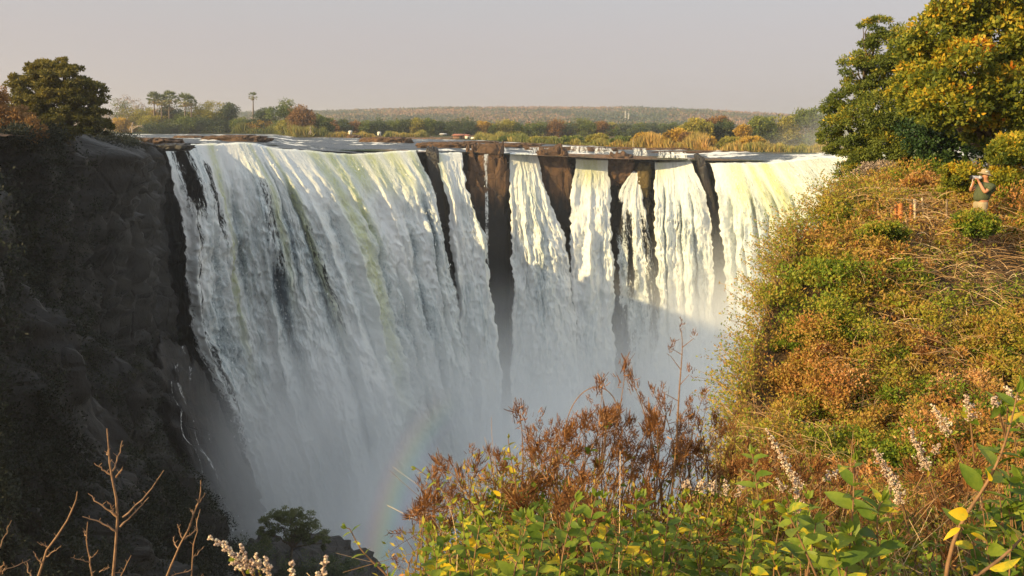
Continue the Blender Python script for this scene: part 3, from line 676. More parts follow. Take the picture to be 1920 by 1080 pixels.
fartree(1300, 229, 276, 42, 'olive', 'round olive tree rising from the tall yellow reeds', Y=285, group=g4)
fartree(1318, 231, 276, 36, 'olive', 'olive tree touching the round one on its right', Y=280, group=g4)
fartree(1350, 221, 262, 44, 'brown', 'rust red treetop behind the dark green tree', Y=330, group=g4)
fartree(1352, 229, 276, 40, 'dark', 'dark green tree right of the tall yellow reeds', Y=285, group=g4)
fartree(1392, 242, 278, 30, 'gold', 'small golden tree fading into the spray', Y=280, group=g4)
fartree(1432, 226, 280, 56, 'green', 'pale green tree half hidden in the spray', Y=290, group=g4)
fartree(1478, 222, 282, 60, 'olive', 'broad pale tree in the spray left of the tallest one', Y=290, group=g4)
fartree(1525, 206, 284, 70, 'green', 'tallest pale tree in the spray beside the right tree', Y=285, group=g4)
fartree(1590, 214, 286, 70, 'green', 'pale tree in the spray behind the near right tree', Y=285, group=g4)

for i, (px, pt, w, mt) in enumerate([(905, 262, 30, 'olive'), (960, 260, 36, 'green'), (1012, 262, 34, 'olive'), (1070, 262, 40, 'green'), (1120, 258, 34, 'olive'), (1165, 262, 36, 'green'), (1215, 256, 50, 'gold'), (1262, 250, 44, 'gold'), (1290, 256, 30, 'brown'), (1330, 262, 30, 'gold'), (1370, 262, 34, 'olive'), (1410, 264, 40, 'gold')]):
    fartree(px, pt, np.interp(px, (900, 1160, 1420), (270, 276, 284)), w, mt, 'low rounded bush among the reeds and grass of the right bank', Y=np.interp(px, SPX, SY)+9, name='bush', group='low bushes on the right bank')
for px in np.arange(610, 1300, 21): fartree(px+rng.uniform(-6, 6), 236+rng.uniform(-3, 3), 252, rng.uniform(22, 36), ['green', 'dark', 'brown', 'olive'][rng.integers(4)], 'small hazy tree in the second row behind the far bank trees', Y=640, group='hazy trees behind the far bank')
def farwood():
    n = 26000; Y = 700+rng.random(n)**.8*1950; a_ = rng.uniform(-.50, .42, n); X = a_*Y; PX = a_*F_PX+960; hz = (242-np.interp(PX, HPX, HPY))/F_PX*2550
    Z = -3.2+(hz+3.2)*sstep(900, 2550, Y)+sstep(700, 1500, Y)*(5*fbm(X/170, Y/170, 0, 4, 91)+3.2*fbm(X/26, Y/26, 0, 3, 92)); t = np.clip(.5+.8*fbm(X/200, Y/380, 0, 3, 97)+rng.normal(0, .2, n), 0, 1); ac = Acc()
    k = 3; C = np.repeat(np.stack([X, Y, Z+1.2], 1), k, 0)+rng.normal(0, 1.2, (n*k, 3)); leafq(ac, C, rdirs(n*k)+np.array((0, 0, .6)), rng.uniform(2.5, 5.5, n*k), 3.0, np.repeat(t, k))
    o = ac.build('bush_cover', leafmat('hill_bush_leaves', [(0, (.03, .055, .03)), (.42, (.08, .09, .04)), (.58, (.17, .12, .065)), (1, (.27, .155, .10))], .2)); tag(o, 'green and russet bush covering the distant hills', 'bush cover', kind='stuff')
farwood()
# ---- palms
M_frond = leafmat('palm_fronds', [(0, (.04, .06, .02)), (.5, (.17, .19, .08)), (1, (.42, .31, .17))], .3)
def palm(px, pyt, pyb, r, label, Y=455, n=40, skirt=True):
    a, b = at(px, pyt, Y), at(px, pyb, Y); R_ = r/F_PX*Y; c = a-np.array((0, 0, R_*.85))
    root = thing('palm_tree', b, label, 'palm', 'tall palms on the island')
    tk = Acc(); t = np.linspace(0, 1, 12)[:, None]; P = b+(c-b)*t; P[:, 0] += .4*np.sin(t[:, 0]*2.5)*(1 if px % 2 else -1)-.0; tk.tube(P, .26+.12*np.exp(-((t[:, 0]-.6)/.15)**2), 8)
    tk.build('trunk', flat('palm_trunk', (.18, .14, .11), .9, nscale=2), root=root, smooth=True)
    f = Acc()
    for i in range(n):
        th = i*2.4; el = rng.uniform(-.9, 1.35); d = np.array((math.cos(th)*math.cos(el), math.sin(th)*math.cos(el), math.sin(el)))
        tip = P[-1]+d*R_*.62; side = unit(np.cross(d, np.array((0, 0, 1.0)))+1e-4); upv = np.cross(side, d)
        strips(f, (P[-1]+(tip-P[-1])*np.linspace(0, 1, 3)[:, None])[None], .12, .5)
        m = 11; ang = np.linspace(-1.5, 1.5, m)
        D = d[None]*np.cos(ang)[:, None]+side[None]*np.sin(ang)[:, None]+upv*.1+np.array((0, 0, -.1))+rng.normal(0, .25, (m, 3))
        leafq(f, np.repeat(tip[None], m, 0), D, R_*.50, R_*.10, np.clip(.35+.3*(el < -.2)+rng.normal(0, .1, m), 0, 1))
    f.build('fronds', M_frond, root=root)
    if skirt:
        s_ = Acc(); m = 60; D = rdirs(m)*.5+np.array((0, 0, -1.0)); leafq(s_, np.repeat(P[-1][None], m, 0)-np.array((0, 0, .3)), D, R_*.7, R_*.12, np.clip(rng.normal(.9, .1, m), 0, 1)); s_.build('dead_fronds', M_frond, root=root)
palm(287, 173, 249, 14, 'leftmost palm of the group, standing free at its edge')
palm(301, 177, 249, 13, 'shorter pale palm between the leftmost palm and the tallest')
palm(318, 171, 249, 15, 'tallest palm of the group, above the dark tree', n=36)
palm(345, 175, 249, 16, 'broad palm with a hanging tan skirt of dead fronds', n=36)
palm(357, 181, 249, 11, 'smallest palm at the right edge of the group')
palm(473, 173, 247, 9, 'lone slender palm on a long bare trunk', n=22)

# ---- dead snags
def snag(px, pyt, pyb, Y, branches, label, r=.35):
    a, b = at(px, pyt, Y), at(px, pyb, Y); root_ = b; ac = Acc(); ac.tube(np.linspace(b, a, 6)+np.array((0, 0, 0)), np.linspace(r, r*.3, 6), 6)
    for (x1, y1, x2, y2) in branches:
        p, q = at(x1, y1, Y), at(x2, y2, Y-.5); ac.tube(np.linspace(p, q, 5)+rng.normal(0, .12, (5, 3)), np.linspace(r*.6, r*.2, 5), 5)
    V = np.concatenate(ac.V)-b; o = mk('dead_tree', V, [np.concatenate(f) for f in ac.F.values()], M_palebark, smooth=True); o.location = tuple(b)
    tag(o, label, 'dead tree')
snag(248, 229, 248, 446, [(243, 244, 250, 229), (244, 240, 256, 236), (256, 236, 272, 240), (246, 243, 262, 235), (262, 235, 270, 237)], 'fallen pale dead tree at the waterline of the left island', .5)
snag(582, 236, 252, 380, [(582, 246, 577, 252), (582, 244, 587, 252), (582, 242, 580, 238)], 'pale forked dead snag in the reeds right of the lone palm', .3)
snag(1187, 262, 275, 262, [(1187, 266, 1189, 262)], 'thin dark leaning stick on the right bank', .12)

# ---- reeds and bank grass (nobody could count the blades)
def reeds(x0, x1, yt, yb, n, label, tint, Y0=None, dpt=14, name='reeds', w=.4):
    n = int(n*1.4)
    ac = Acc(); px = rng.uniform(x0, x1, n); Yb = np.interp(px, SPX, SY)+2 if Y0 is None else np.full(n, float(Y0)); Y = Yb+rng.random(n)**1.5*dpt
    zb = np.interp(px, SPX, SZ)-.1+.02*(Y-Yb); X = (px-960)/F_PX*Y
    env = .5+.55*fbm(px/14, Y/20, 0, 4, 5)+.3*vn(px/45, 0, 0, 6)+.25*rng.random(n)
    edge = np.clip(np.minimum(px-x0, x1-px)/14, .2, 1); h = (yb-yt)/F_PX*Y*env*edge*.95
    b = np.stack([X, Y, zb], 1); D = np.array((0, 0, 1.0))+rng.normal(0, .22, (n, 3))
    leafq(ac, b, D, h, w*rng.uniform(.6, 1.4, n), np.clip(tint+.3*fbm(px/25, Y/40, 0, 2, 7)+rng.normal(0, .12, n), 0, 1))
    o = ac.build(name, M_reed); tag(o, label, 'reeds' if name == 'reeds' else 'grass', kind='stuff')
reeds(440, 625, 231, 252, 5000, 'yellow green reeds along the shore right of the lone palm', .32)
reeds(610, 720, 243, 256, 1800, 'low tan grass on the far bank around the white huts', .6, name='bank_grass')
reeds(716, 808, 241, 258, 3000, 'low yellow green reeds on the far bank', .4, Y0=392)
reeds(885, 1160, 256, 276, 9000, 'short yellow green grass on the right bank', .3, name='bank_grass', dpt=26)
reeds(1135, 1330, 247, 281, 9000, 'tall orange yellow reeds on the right bank', .72, dpt=16)
reeds(1310, 1700, 262, 284, 8000, 'pale yellow bank grass fading into the spray', .5, name='bank_grass', dpt=20)

# ---- buildings and masts far off
M_white = flat('white_paint', (.78, .74, .66), .7); M_red = flat('red_roof', (.30, .12, .08), .8); M_dk = flat('dark_opening', (.03, .03, .03), .8)
def boxm(acc, c, s, a=0):
    V, F = box_(c, s); acc.add(V, F, a)
def box_(c, s):
    x, y, z = c; a, b, d = s[0]/2, s[1]/2, s[2]
    V = np.array([(x+i*a, y+j*b, z+k*d) for i in (-1, 1) for j in (-1, 1) for k in (0, 1)], float)
    return V, np.array([[0, 1, 3, 2], [4, 6, 7, 5], [0, 4, 5, 1], [2, 3, 7, 6], [0, 2, 6, 4], [1, 5, 7, 3]])
def hut(px, pyt, pyb, w, roofmat, wallmat, label, name='hut', Y=None, hip=.35):
    Y = Y or 386; a, b = at(px, pyt, Y), at(px, pyb, Y); h = a[2]-b[2]; wd = w/F_PX*Y; root = thing(name, b, label, 'building')
    ac = Acc(); boxm(ac, b, (wd, wd*.8, h*(1-hip))); ac.build('wall', wallmat, root=root)
    x, y, z = b; z1 = z+h*(1-hip)+.02; o = .12*wd; X, D = wd/2+o, wd*.4+o
    V = np.array([(x-X, y-D, z1), (x+X, y-D, z1), (x+X, y+D, z1), (x-X, y+D, z1), (x-X*.7, y, z1+h*hip), (x+X*.7, y, z1+h*hip)])
    child('roof', V, [np.array([[0, 1, 5, 4], [2, 3, 4, 5], [3, 2, 1, 0]]), np.array([[1, 2, 5], [3, 0, 4]])], roofmat, root)
    ac = Acc(); boxm(ac, (x+wd*.1, y-wd*.4, z), (wd*.22, .06, h*(1-hip)*.75)); ac.build('door', M_dk, root=root)
hut(657, 245, 252, 6, M_white, M_white, 'small white hut on the far bank, left of its twin')
hut(711, 247, 254, 6, M_white, M_white, 'small white hut on the far bank, right of its twin')
hut(862, 251, 260, 24, M_red, flat('brown_wall', (.22, .13, .09), .8), 'red roofed riverside lodge below the big dark tree', 'lodge', 360)
hut(877, 252, 260, 10, M_red, M_white, 'small outbuilding right of the red roofed lodge', 'lodge', 358)
hut(888, 257, 261, 9, M_white, M_white, 'low white tent on the bank beside the lodge', 'tent', 350, .7)
hut(831, 250, 254, 12, flat('pale_roof', (.5, .5, .5), .6), flat('grey_wall', (.2, .19, .17), .8), 'low pale roofed shed left of the lodge', 'shed', 384, .5)
def mast(px, pyt, pyb, Y, label):
    a, b = at(px, pyt, Y), at(px, pyb, Y); h = a[2]-b[2]; root = thing('mast', b, label, 'mast', 'twin masts on the hillside'); ac = Acc(); w0, w1 = .9, .55
    for sx in (-1, 1):
        for sy in (-1, 1): ac.tube([b+np.array((sx*w0, sy*w0, -2)), a+np.array((sx*w1, sy*w1, 0))], [.30, .22], 5)
    for k in range(14):
        z = h*k/14; w = w0+(w1-w0)*k/14; z2 = h*(k+1)/14; s = 1 if k % 2 else -1
        for sy in (-1, 1): ac.tube([b+np.array((-s*w, sy*w, z)), b+np.array((s*w, sy*w, z2))], .14, 4)
    ac.build('lattice_tower', flat('galvanised_steel', (.62, .60, .58), .5), root=root)
    ac = Acc(); ac.tube([a+np.array((-2.6, 0, -1.5)), a+np.array((2.6, 0, -1.5))], .2, 5); ac.tube([a, a+np.array((0, 0, 2.5))], .12, 5); ac.build('aerial', M_white, root=root)
mast(1172.5, 207, 239, 1500, 'taller left one of two pale masts on the hillside')
mast(1178.5, 212, 234, 1520, 'shorter right one of two pale masts on the hillside')
# ------------------------------------------------------------------ the near bank on the right
EY = [0, 2, 3, 4, 5, 6, 9, 13, 17.5, 19, 21, 24, 27, 32, 40, 60]
EX = [-5, -3.6, -1.2, -.42, -.2, .6, 2.6, 4.0, 4.9, 5.4, 6.45, 8.0, 10.6, 13.4, 18, 30]
EZ = [-1.8, -1.95, -2.05, -2.2, -2.6, -3.4, -5.0, -6.4, -6.4, -5.6, -4.3, -3.0, -2.45, -2.5, -2.5, -2.5]
def bank_z(X, Y):
    d = X-np.interp(Y, EY, EX)
    top = np.interp(Y, EY, EZ)+.25*fbm(X/1.8, Y/1.8, 0, 3, 101)-.4*np.exp(-((X-13)/1.2)**2-((Y-24)/1.6)**2)
    top = top+sstep(2, 14, d)*.4*(Y > 10)
    o = np.maximum(-d, 0); r = sstep(-.2, 1.2, o)
    return top-(o*4.5+.3*o**2)-.0*r
def bank():
    Y = np.concatenate([np.linspace(-14, 30, 200), np.linspace(30.5, 60, 50)]); d = np.concatenate([-np.linspace(0, 1, 60)[::-1]**1.4*16, np.linspace(.1, 14, 90), np.linspace(14.5, 60, 40)])
    DD, YY = np.meshgrid(d, Y, indexing='ij'); XX = DD+np.interp(YY, EY, EX); ZZ = bank_z(XX, YY)
    m, nt, b, N, L = newmat('bank_soil'); geo = N.new('ShaderNodeNewGeometry')
    n = noise(N, L, geo.outputs['Position'], 1.3, 8, .65); r = ramp(N, [(.35, (.03, .02, .01)), (.55, (.11, .06, .025)), (.7, (.20, .12, .05))])
    L.new(n.outputs[0], r.inputs[0]); L.new(r.outputs[0], b.inputs['Base Color']); b.inputs['Roughness'].default_value = .95; bump(N, L, n.outputs[0], 1, .15, b)
    struct(mk('bank', np.stack([XX, YY, ZZ], 2).reshape(-1, 3), grid_faces(len(d), len(Y)), m, smooth=True))
bank()
M_under = leafmat('undergrowth_leaves', [(0, (.04, .065, .010)), (.18, (.12, .18, .016)), (.34, (.23, .24, .025)), (.48, (.30, .22, .035)), (.64, (.32, .19, .05)), (.82, (.34, .14, .04)), (1, (.52, .33, .15))], .35)
M_dry = leafmat('dry_stems', [(0, (.14, .075, .03)), (.5, (.38, .24, .12)), (1, (.64, .48, .31))], .15)
M_gleaf = leafmat('shrub_leaves', [(0, (.025, .055, .010)), (.42, (.085, .135, .014)), (.78, (.21, .25, .03)), (.88, (.50, .38, .02)), (1, (.60, .36, .015))], .4, .45, 28)
M_bhead = leafmat('dry_flower_heads', [(0, (.04, .016, .007)), (.5, (.16, .066, .020)), (1, (.36, .18, .065))], .3)
M_mauve = leafmat('mauve_blossom', [(0, (.24, .17, .15)), (.5, (.50, .37, .28)), (1, (.70, .56, .42))], .25)
M_stem = flat('shrub_stems', (.24, .13, .06), .8, nscale=30, namp=.35)

def slope_cover():
    # clumps of mixed growth over the bank; type field decides colour
    n = 1300; Y = 8+rng.random(n)**.8*24; lim = np.interp(Y, EY, EX)
    X = lim-.1+rng.random(n)**1.1*(Y*.66+1.8-lim+.5); Z = bank_z(X, Y)
    r = rng.uniform(.22, .75, n)*(.6+Y/40); keep = ~((abs(X-13.1) < .9) & (Y > 21.8) & (Y < 25))
    X, Y, Z, r = X[keep], Y[keep], Z[keep], r[keep]; n = len(X)
    t = .50+.50*fbm(X/2.2, Y/2.2, 3, 3, 111)+rng.normal(0, .13, n)
    green = vn(X/1.5, Y/1.8, 5, 112)+.4*vn(X/.7, Y/.7, 5, 113) > .38; t = np.where(green, rng.uniform(.08, .34, n), t); t = np.clip(t, .03, 1)
    # mounds: separate rounded bushes rising from the low cover, each with its own growth and colour
    q = 330; my = 9.5+rng.random(q)**.75*20; ml = np.interp(my, EY, EX); mx = ml+.75+rng.random(q)**1.05*(my*.66+1.6-ml); mr = rng.uniform(.35, 1.0, q)*(.55+my/45)
    kk = ~((abs(mx-13.1) < 1.3) & (my > 20.5) & (my < 25.5)) & ~((abs(mx-12.0) < 1.7) & (my > 20.8) & (my < 26.5)); mx, my, mr = mx[kk], my[kk], mr[kk]; q = len(mx); mt = np.clip(.46+.42*fbm(mx/3, my/3, 7, 3, 115)+rng.normal(0, .12, q), .05, 1); mt = np.where(rng.random(q) < .22, rng.uniform(.08, .34, q), mt)
    sb = np.repeat(np.arange(q), 13); dd = rdirs(len(sb)); dd[:, 2] = abs(dd[:, 2]); hh = .8
    SX, SY_, SR = mx[sb]+dd[:, 0]*mr[sb], my[sb]+dd[:, 1]*mr[sb], mr[sb]*rng.uniform(.25, .45, len(sb)); SZ_ = bank_z(mx, my)[sb]+dd[:, 2]*mr[sb]*.95
    X, Y, Z, r, t = [np.concatenate(p) for p in ((X, SX), (Y, SY_), (Z, SZ_), (r, SR), (t, np.clip(mt[sb]+.06*dd[:, 2]+rng.normal(0, .05, len(sb)), .03, 1)))]; n = len(X)
    ac = Acc(); C = np.stack([X, Y, Z+r*.35], 1)
    near = Y < 13
    for msk, nl, L_ in ((near, 150, .055), (~near & (Y < 20), 110, .08), (Y >= 20, 80, .10)):
        if msk.any(): clumps(ac, C[msk], r[msk], nl, L_, t[msk], .75, .5, .09, .5)
    o = ac.build('undergrowth', M_under); tag(o, 'dense brown, orange and green undergrowth covering the sunlit right bank', 'undergrowth', kind='stuff')
    # dry tangles and single stalks
    ac = Acc(); n = 15000; Y = 9+rng.random(n)**.8*22; lim = np.interp(Y, EY, EX); X = lim-.7+rng.random(n)**1.2*(Y*.66+1.8-lim+.5)
    dens = fbm(X/2.6, Y/2.6, 9, 3, 121)+.25*rng.random(n); k = dens > .02; X, Y = X[k], Y[k]; n = len(X); Z = bank_z(X, Y)+rng.uniform(.2, .75, n)
    d = rdirs(n); d[:, 2] = abs(d[:, 2])*.5+.15; bend = rdirs(n)*.5+np.array((0, 0, -.7)); l = rng.uniform(.3, 1.1, n)
    s = np.linspace(0, 1, 6)[None, :, None]; P = np.stack([X, Y, Z], 1)[:, None]+d[:, None]*l[:, None, None]*s+bend[:, None]*l[:, None, None]*.55*s**2
    strips(ac, P, .004+.0005*Y, np.clip(rng.normal(.32, .25, n), 0, 1))
    # thin sprigs standing out along the edge against the white water
    n = 1500; Y = 8+rng.random(n)**.8*20; X = np.interp(Y, EY, EX)-.35+rng.random(n)*.7; Z = bank_z(X, Y)+.15
    d = unit(np.stack([-rng.random(n)*1.1, rng.normal(0, .5, n), rng.uniform(.3, 1.3, n)], 1)); l = rng.uniform(.35, 1.0, n)*(.5+Y/30)
    P = np.stack([X, Y, Z], 1)[:, None]+d[:, None]*l[:, None, None]*s+np.array((-.1, 0, -.12))*l[:, None, None]*s**2
    strips(ac, P, .004+.0006*Y, np.clip(rng.normal(.25, .2, n), 0, 1))
    o = ac.build('dry_brush', M_dry); tag(o, 'tangled dry beige stems and vines over the right bank', 'dry brush', kind='stuff')
    ac = Acc(); m = 7; Q = P[:, 2:].reshape(-1, 3); Q = np.repeat(Q, 3, 0)+rng.normal(0, .03, (len(Q)*3, 3)); leafq(ac, Q, rdirs(len(Q))+np.array((0, 0, .5)), .075, .04, np.clip(rng.normal(.42, .15, len(Q)), 0, 1))
    o = ac.build('edge_sprigs', M_under); tag(o, 'leafy sprigs standing out along the edge of the right bank', 'undergrowth', kind='stuff')
slope_cover()

# ---- big trees at the right
M_t1 = leafmat('feathery_green_leaves', [(0, (.025, .045, .012)), (.5, (.10, .125, .022)), (.8, (.16, .18, .03)), (1, (.42, .28, .02))], .3)
M_t2 = leafmat('broad_yellow_green_leaves', [(0, (.025, .045, .01)), (.45, (.15, .17, .02)), (.72, (.36, .28, .024)), (.9, (.52, .27, .02)), (1, (.55, .17, .02))], .35)
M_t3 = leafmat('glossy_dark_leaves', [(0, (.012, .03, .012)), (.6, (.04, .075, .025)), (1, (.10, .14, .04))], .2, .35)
def L_(px, py, Y, rx, rz, ts=0., ry=None):
    c = at(px, py, Y); return (c, (rx/F_PX*Y, (ry or (rx+rz)/2)/F_PX*Y, rz/F_PX*Y), ts)
def bigtree(name, base, lobes, leaf, mat, label, ncl, nl, clr, r0, group=None, **k):
    return tree(name, base, lobes, leaf, mat, label, 'tree', group, ncl=ncl, nl=nl, clr=clr, r0=r0, **k)
Yt = 36.0
bigtree('tree', (15.5, 37, -2.6), [L_(1640, 62, Yt, 30, 34), L_(1665, 100, Yt, 48, 50), L_(1620, 130, Yt, 42, 40), L_(1690, 150, Yt, 60, 55), L_(1600, 185, Yt, 50, 36),
   L_(1570, 205, Yt, 30, 26), L_(1660, 215, Yt-1, 66, 50), L_(1590, 245, Yt-.5, 52, 40), L_(1650, 285, Yt-1, 70, 48), L_(1590, 300, Yt-.5, 48, 34), L_(1560, 262, Yt, 26, 28), L_(1710, 250, Yt, 60, 60), L_(1625, 335, Yt-1, 60, 30), L_(1700, 320, Yt-1, 60, 34)],
   .13, M_t1, 'tall feathery green tree at the gorge edge, right of the falls', 34, 150, .30, .22, tv=.14, flat=.45, asp=.42)
Yu = 29.0
bigtree('tree', (17.5, 30, -2.4), [L_(1760, 70, Yu, 62, 60), L_(1800, 15, Yu, 60, 50), L_(1860, -20, Yu, 70, 60), L_(1740, 130, Yu, 50, 46), L_(1800, 130, Yu-1, 70, 55), L_(1875, 80, Yu, 70, 60), L_(1870, 170, Yu-.5, 66, 60),
   L_(1780, 195, Yu-1, 72, 46), L_(1730, 190, Yu, 44, 40), L_(1930, 40, Yu, 60, 80), L_(1940, 160, Yu, 60, 70), L_(1850, 240, Yu, 60, 30), L_(1970, -30, Yu, 80, 80), L_(1715, 95, Yu+2, 40, 46), L_(1705, 170, Yu+2, 40, 50)],
   .16, M_t2, 'yellow green broad leaved tree with orange tints towering at the top right', 42, 90, .26, .26, tv=.15, flat=.8, asp=.6, tb=.42)
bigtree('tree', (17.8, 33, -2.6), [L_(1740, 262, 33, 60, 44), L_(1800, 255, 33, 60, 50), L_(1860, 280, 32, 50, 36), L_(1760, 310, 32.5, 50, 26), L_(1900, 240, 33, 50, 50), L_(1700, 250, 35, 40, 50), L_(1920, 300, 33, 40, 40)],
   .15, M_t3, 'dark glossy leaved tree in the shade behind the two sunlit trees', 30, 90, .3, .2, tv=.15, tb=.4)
def bush(name, px, py, Y, rx, rz, mat, label, n=3, leaf=.09, nl=110, ncl=12, tb=.5, group=None, **k):
    lobes = [L_(px+rng.uniform(-.45, .45)*rx*(i > 0), py+rng.uniform(-.3, .35)*rz*(i > 0), Y+rng.uniform(-.3, .3), rx*(.75 if i else .8), rz*(.7 if i else .85)) for i in range(n)]
    b = at(px, py+rz, Y); b[2] = min(b[2], bank_z(b[0], b[1]))
    return tree(name, b, lobes, leaf, mat, label, 'bush', group, ncl=ncl, nl=nl, clr=.34, r0=.05, tb=tb, **k)
bush('bush', 1890, 285, 25.6, 50, 36, M_t2, 'bright yellow green bush behind the photographer', 6, .11, 100, 18, tb=.36)
bush('bush', 1895, 335, 25.8, 46, 30, M_t2, 'low yellow green bush at the right edge, level with the photographer', 4, .10, 110, 20, tb=.45)
bush('bush', 1800, 335, 26, 36, 30, M_t2, 'yellow green bush just left of the photographer', 3, .10, 110, 18, tb=.48)
bush('bush', 1735, 345, 28, 44, 24, M_under, 'rusty brown bush left of the photographer, under the dark tree', 3, .08, 130, 18, tb=.78)
bush('bush', 1640, 352, 29, 60, 24, M_under, 'olive brown bush at the foot of the tall feathery tree', 4, .08, 130, 20, tb=.5)
bush('bush', 1650, 318, 31, 50, 18, M_lgrey, 'sparse greyish bush behind the olive brown one', 3, .07, 60, 12)
bush('bush', 1826, 419, 22.6, 46, 24, M_under, 'green leafy bush in front of the photographer', 10, .085, 60, 12, tb=.18)
bush('bush', 1660, 432, 22.5, 50, 20, M_under, 'small green bush below the wooden posts', 9, .08, 60, 10, tb=.18)
bush('bush', 1900, 350, 26.5, 40, 34, M_under, 'brown twiggy bush at the right edge beside the photographer', 3, .07, 80, 16, tb=.72)

# ---- tree and bush on the left cliff
M_dome = leafmat('olive_dome_leaves', [(0, (.025, .03, .010)), (.5, (.075, .075, .018)), (1, (.17, .14, .03))])
bigtree('tree', at(125, 262, 88)+np.array((0, 0, -1)), [L_(110, 150, 88, 52, 36, .12), L_(60, 165, 88, 40, 30, .1), L_(150, 175, 88, 44, 34), L_(100, 195, 87, 56, 34, .05), L_(170, 205, 88, 34, 30, -.1), L_(60, 205, 87, 44, 32, .05), L_(130, 232, 87, 60, 26, -.05), L_(185, 232, 89, 24, 24, -.15), L_(85, 130, 88, 36, 18, .15), L_(120, 126, 88, 34, 14, .15)],
   .30, M_dome, 'large domed evergreen tree on top of the dark left cliff', 46, 100, .22, .35, flat=.45, tv=.13, tb=.62)
bigtree('bush', at(15, 262, 80)+np.array((0, 0, -1)), [L_(15, 215, 80, 42, 30, .1), L_(-20, 200, 80, 50, 36), L_(40, 240, 79, 44, 24), L_(0, 250, 79, 50, 24)],
   .26, M_lbrown, 'orange brown bush left of the domed tree, at the photo edge', 34, 90, .28, .2, tb=.62)['category'] = 'bush'
def leftcover():
    # dark bushes hanging over and down the shaded wall: scattered on the cliff's own surface
    n = len(CL.data.vertices); V = np.empty(n*3, np.float32); CL.data.vertices.foreach_get('co', V); V = V.reshape(-1, 3)
    k = V[:, 1]*F_PX*0; c, s = math.cos(PITCH), math.sin(PITCH)
    zc = V[:, 1]*c-V[:, 2]*s; yc = V[:, 1]*s+V[:, 2]*c; px = 960+F_PX*V[:, 0]/zc; py = 540-F_PX*yc/zc
    w = (sstep(215, 60, px) if False else (1-sstep(120, 240, px)))*.9+(1-sstep(400, 520, px))*sstep(600, 720, py)*1.6
    w = w+(1-sstep(230, 290, px))*(py < 280)*1.2
    w = w*(.5+1.1*fbm(V[:, 0]/9, V[:, 1]/9, V[:, 2]/9, 3, 131))
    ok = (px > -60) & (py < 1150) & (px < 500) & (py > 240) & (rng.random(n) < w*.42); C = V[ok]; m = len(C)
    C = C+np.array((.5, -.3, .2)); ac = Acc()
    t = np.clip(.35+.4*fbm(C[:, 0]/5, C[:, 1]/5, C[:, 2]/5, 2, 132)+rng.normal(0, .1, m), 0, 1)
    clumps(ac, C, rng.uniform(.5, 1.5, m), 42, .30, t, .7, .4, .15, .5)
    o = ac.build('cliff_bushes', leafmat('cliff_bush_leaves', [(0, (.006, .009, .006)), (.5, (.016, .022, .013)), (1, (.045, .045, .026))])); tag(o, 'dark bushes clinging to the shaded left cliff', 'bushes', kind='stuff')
    print('left clumps', m)
leftcover()
# spur at the bottom with the round tree
mc = at(555, 1140, 108); boulder('rock_spur', (mc[0]-3, mc[1]+4, mc[2]-6), (34, 22, 26), 31, M_darkrock, 'dark rocky spur at the bottom below the round tree', 'rock', e=2.2, amp=.16, nu=120, nv=60)
bigtree('tree', at(545, 1045, 106), [L_(520, 980, 106, 36, 22), L_(560, 975, 106, 40, 22, .05), L_(585, 1000, 106, 34, 20), L_(500, 1000, 106, 26, 18), L_(545, 962, 106, 34, 14, .08), L_(605, 1018, 106, 16, 14), L_(545, 1000, 107, 40, 20)],
   .24, leafmat('pale_olive_leaves', [(0, (.04, .05, .02)), (.5, (.10, .12, .045)), (1, (.20, .21, .09))]), 'round crowned tree low in the gorge in front of the falls', 24, 80, .26, .22, flat=.5, tb=.45)
for px, py, rx, rz, lb in ((470, 1030, 50, 26, 'dark bush left of the round tree low in the gorge'), (640, 1062, 44, 20, 'dark bush right of the round tree low in the gorge'), (560, 1060, 60, 22, 'dark bush in front of the round tree low in the gorge')):
    tree('bush', at(px, py+rz, 102), [L_(px, py, 102, rx, rz), L_(px+rx*.5, py+5, 102, rx*.6, rz*.7), L_(px-rx*.5, py+6, 102, rx*.6, rz*.7)], .24, M_ldark, lb, 'bush', 'bushes low in the gorge', ncl=16, nl=60, clr=.4, r0=.1)
# ------------------------------------------------------------------ shrubs in the foreground
def leaf3(acc, P, D, Nn, L, W, tint, droop=.25):
    n = len(P); D = unit(D); S_ = unit(np.cross(D, Nn)); Nn = np.cross(S_, D)
    L = np.broadcast_to(L, (n,)); W = np.broadcast_to(W, (n,))
    ts = np.array((0, .18, .42, .68, .88, 1)); ws = np.array((.08, .72, 1, .78, .36, 0)); dr = droop*rng.uniform(.2, 1.6, n)
    V = []
    for t, w in zip(ts, ws):
        c = P+D*(L*t)[:, None]-Nn*(L*dr*t*t)[:, None]
        up = Nn*(W*w*.16)[:, None]; s = S_*(W*w*.5)[:, None]; V += [c-s+up, c, c+s+up]
    V = np.stack(V, 1).reshape(-1, 3); q = []
    for r in range(5): q += [[3*r, 3*r+1, 3*r+4, 3*r+3], [3*r+1, 3*r+2, 3*r+5, 3*r+4]]
    F = (np.arange(n)[:, None, None]*18+np.array(q)[None]).reshape(-1, 4)
    acc.add(V, F, np.repeat(np.broadcast_to(tint, (n,)), 18))
def curve(pts, k=14):
    pts = np.asarray(pts, float); s = np.linspace(0, 1, len(pts)); t = np.linspace(0, 1, k)
    if len(pts) < 3: return pts[0]+(pts[-1]-pts[0])*t[:, None]
    d = min(len(pts)-1, 4); return np.stack([np.polyval(np.polyfit(s, pts[:, c], d), t) for c in range(3)], 1)
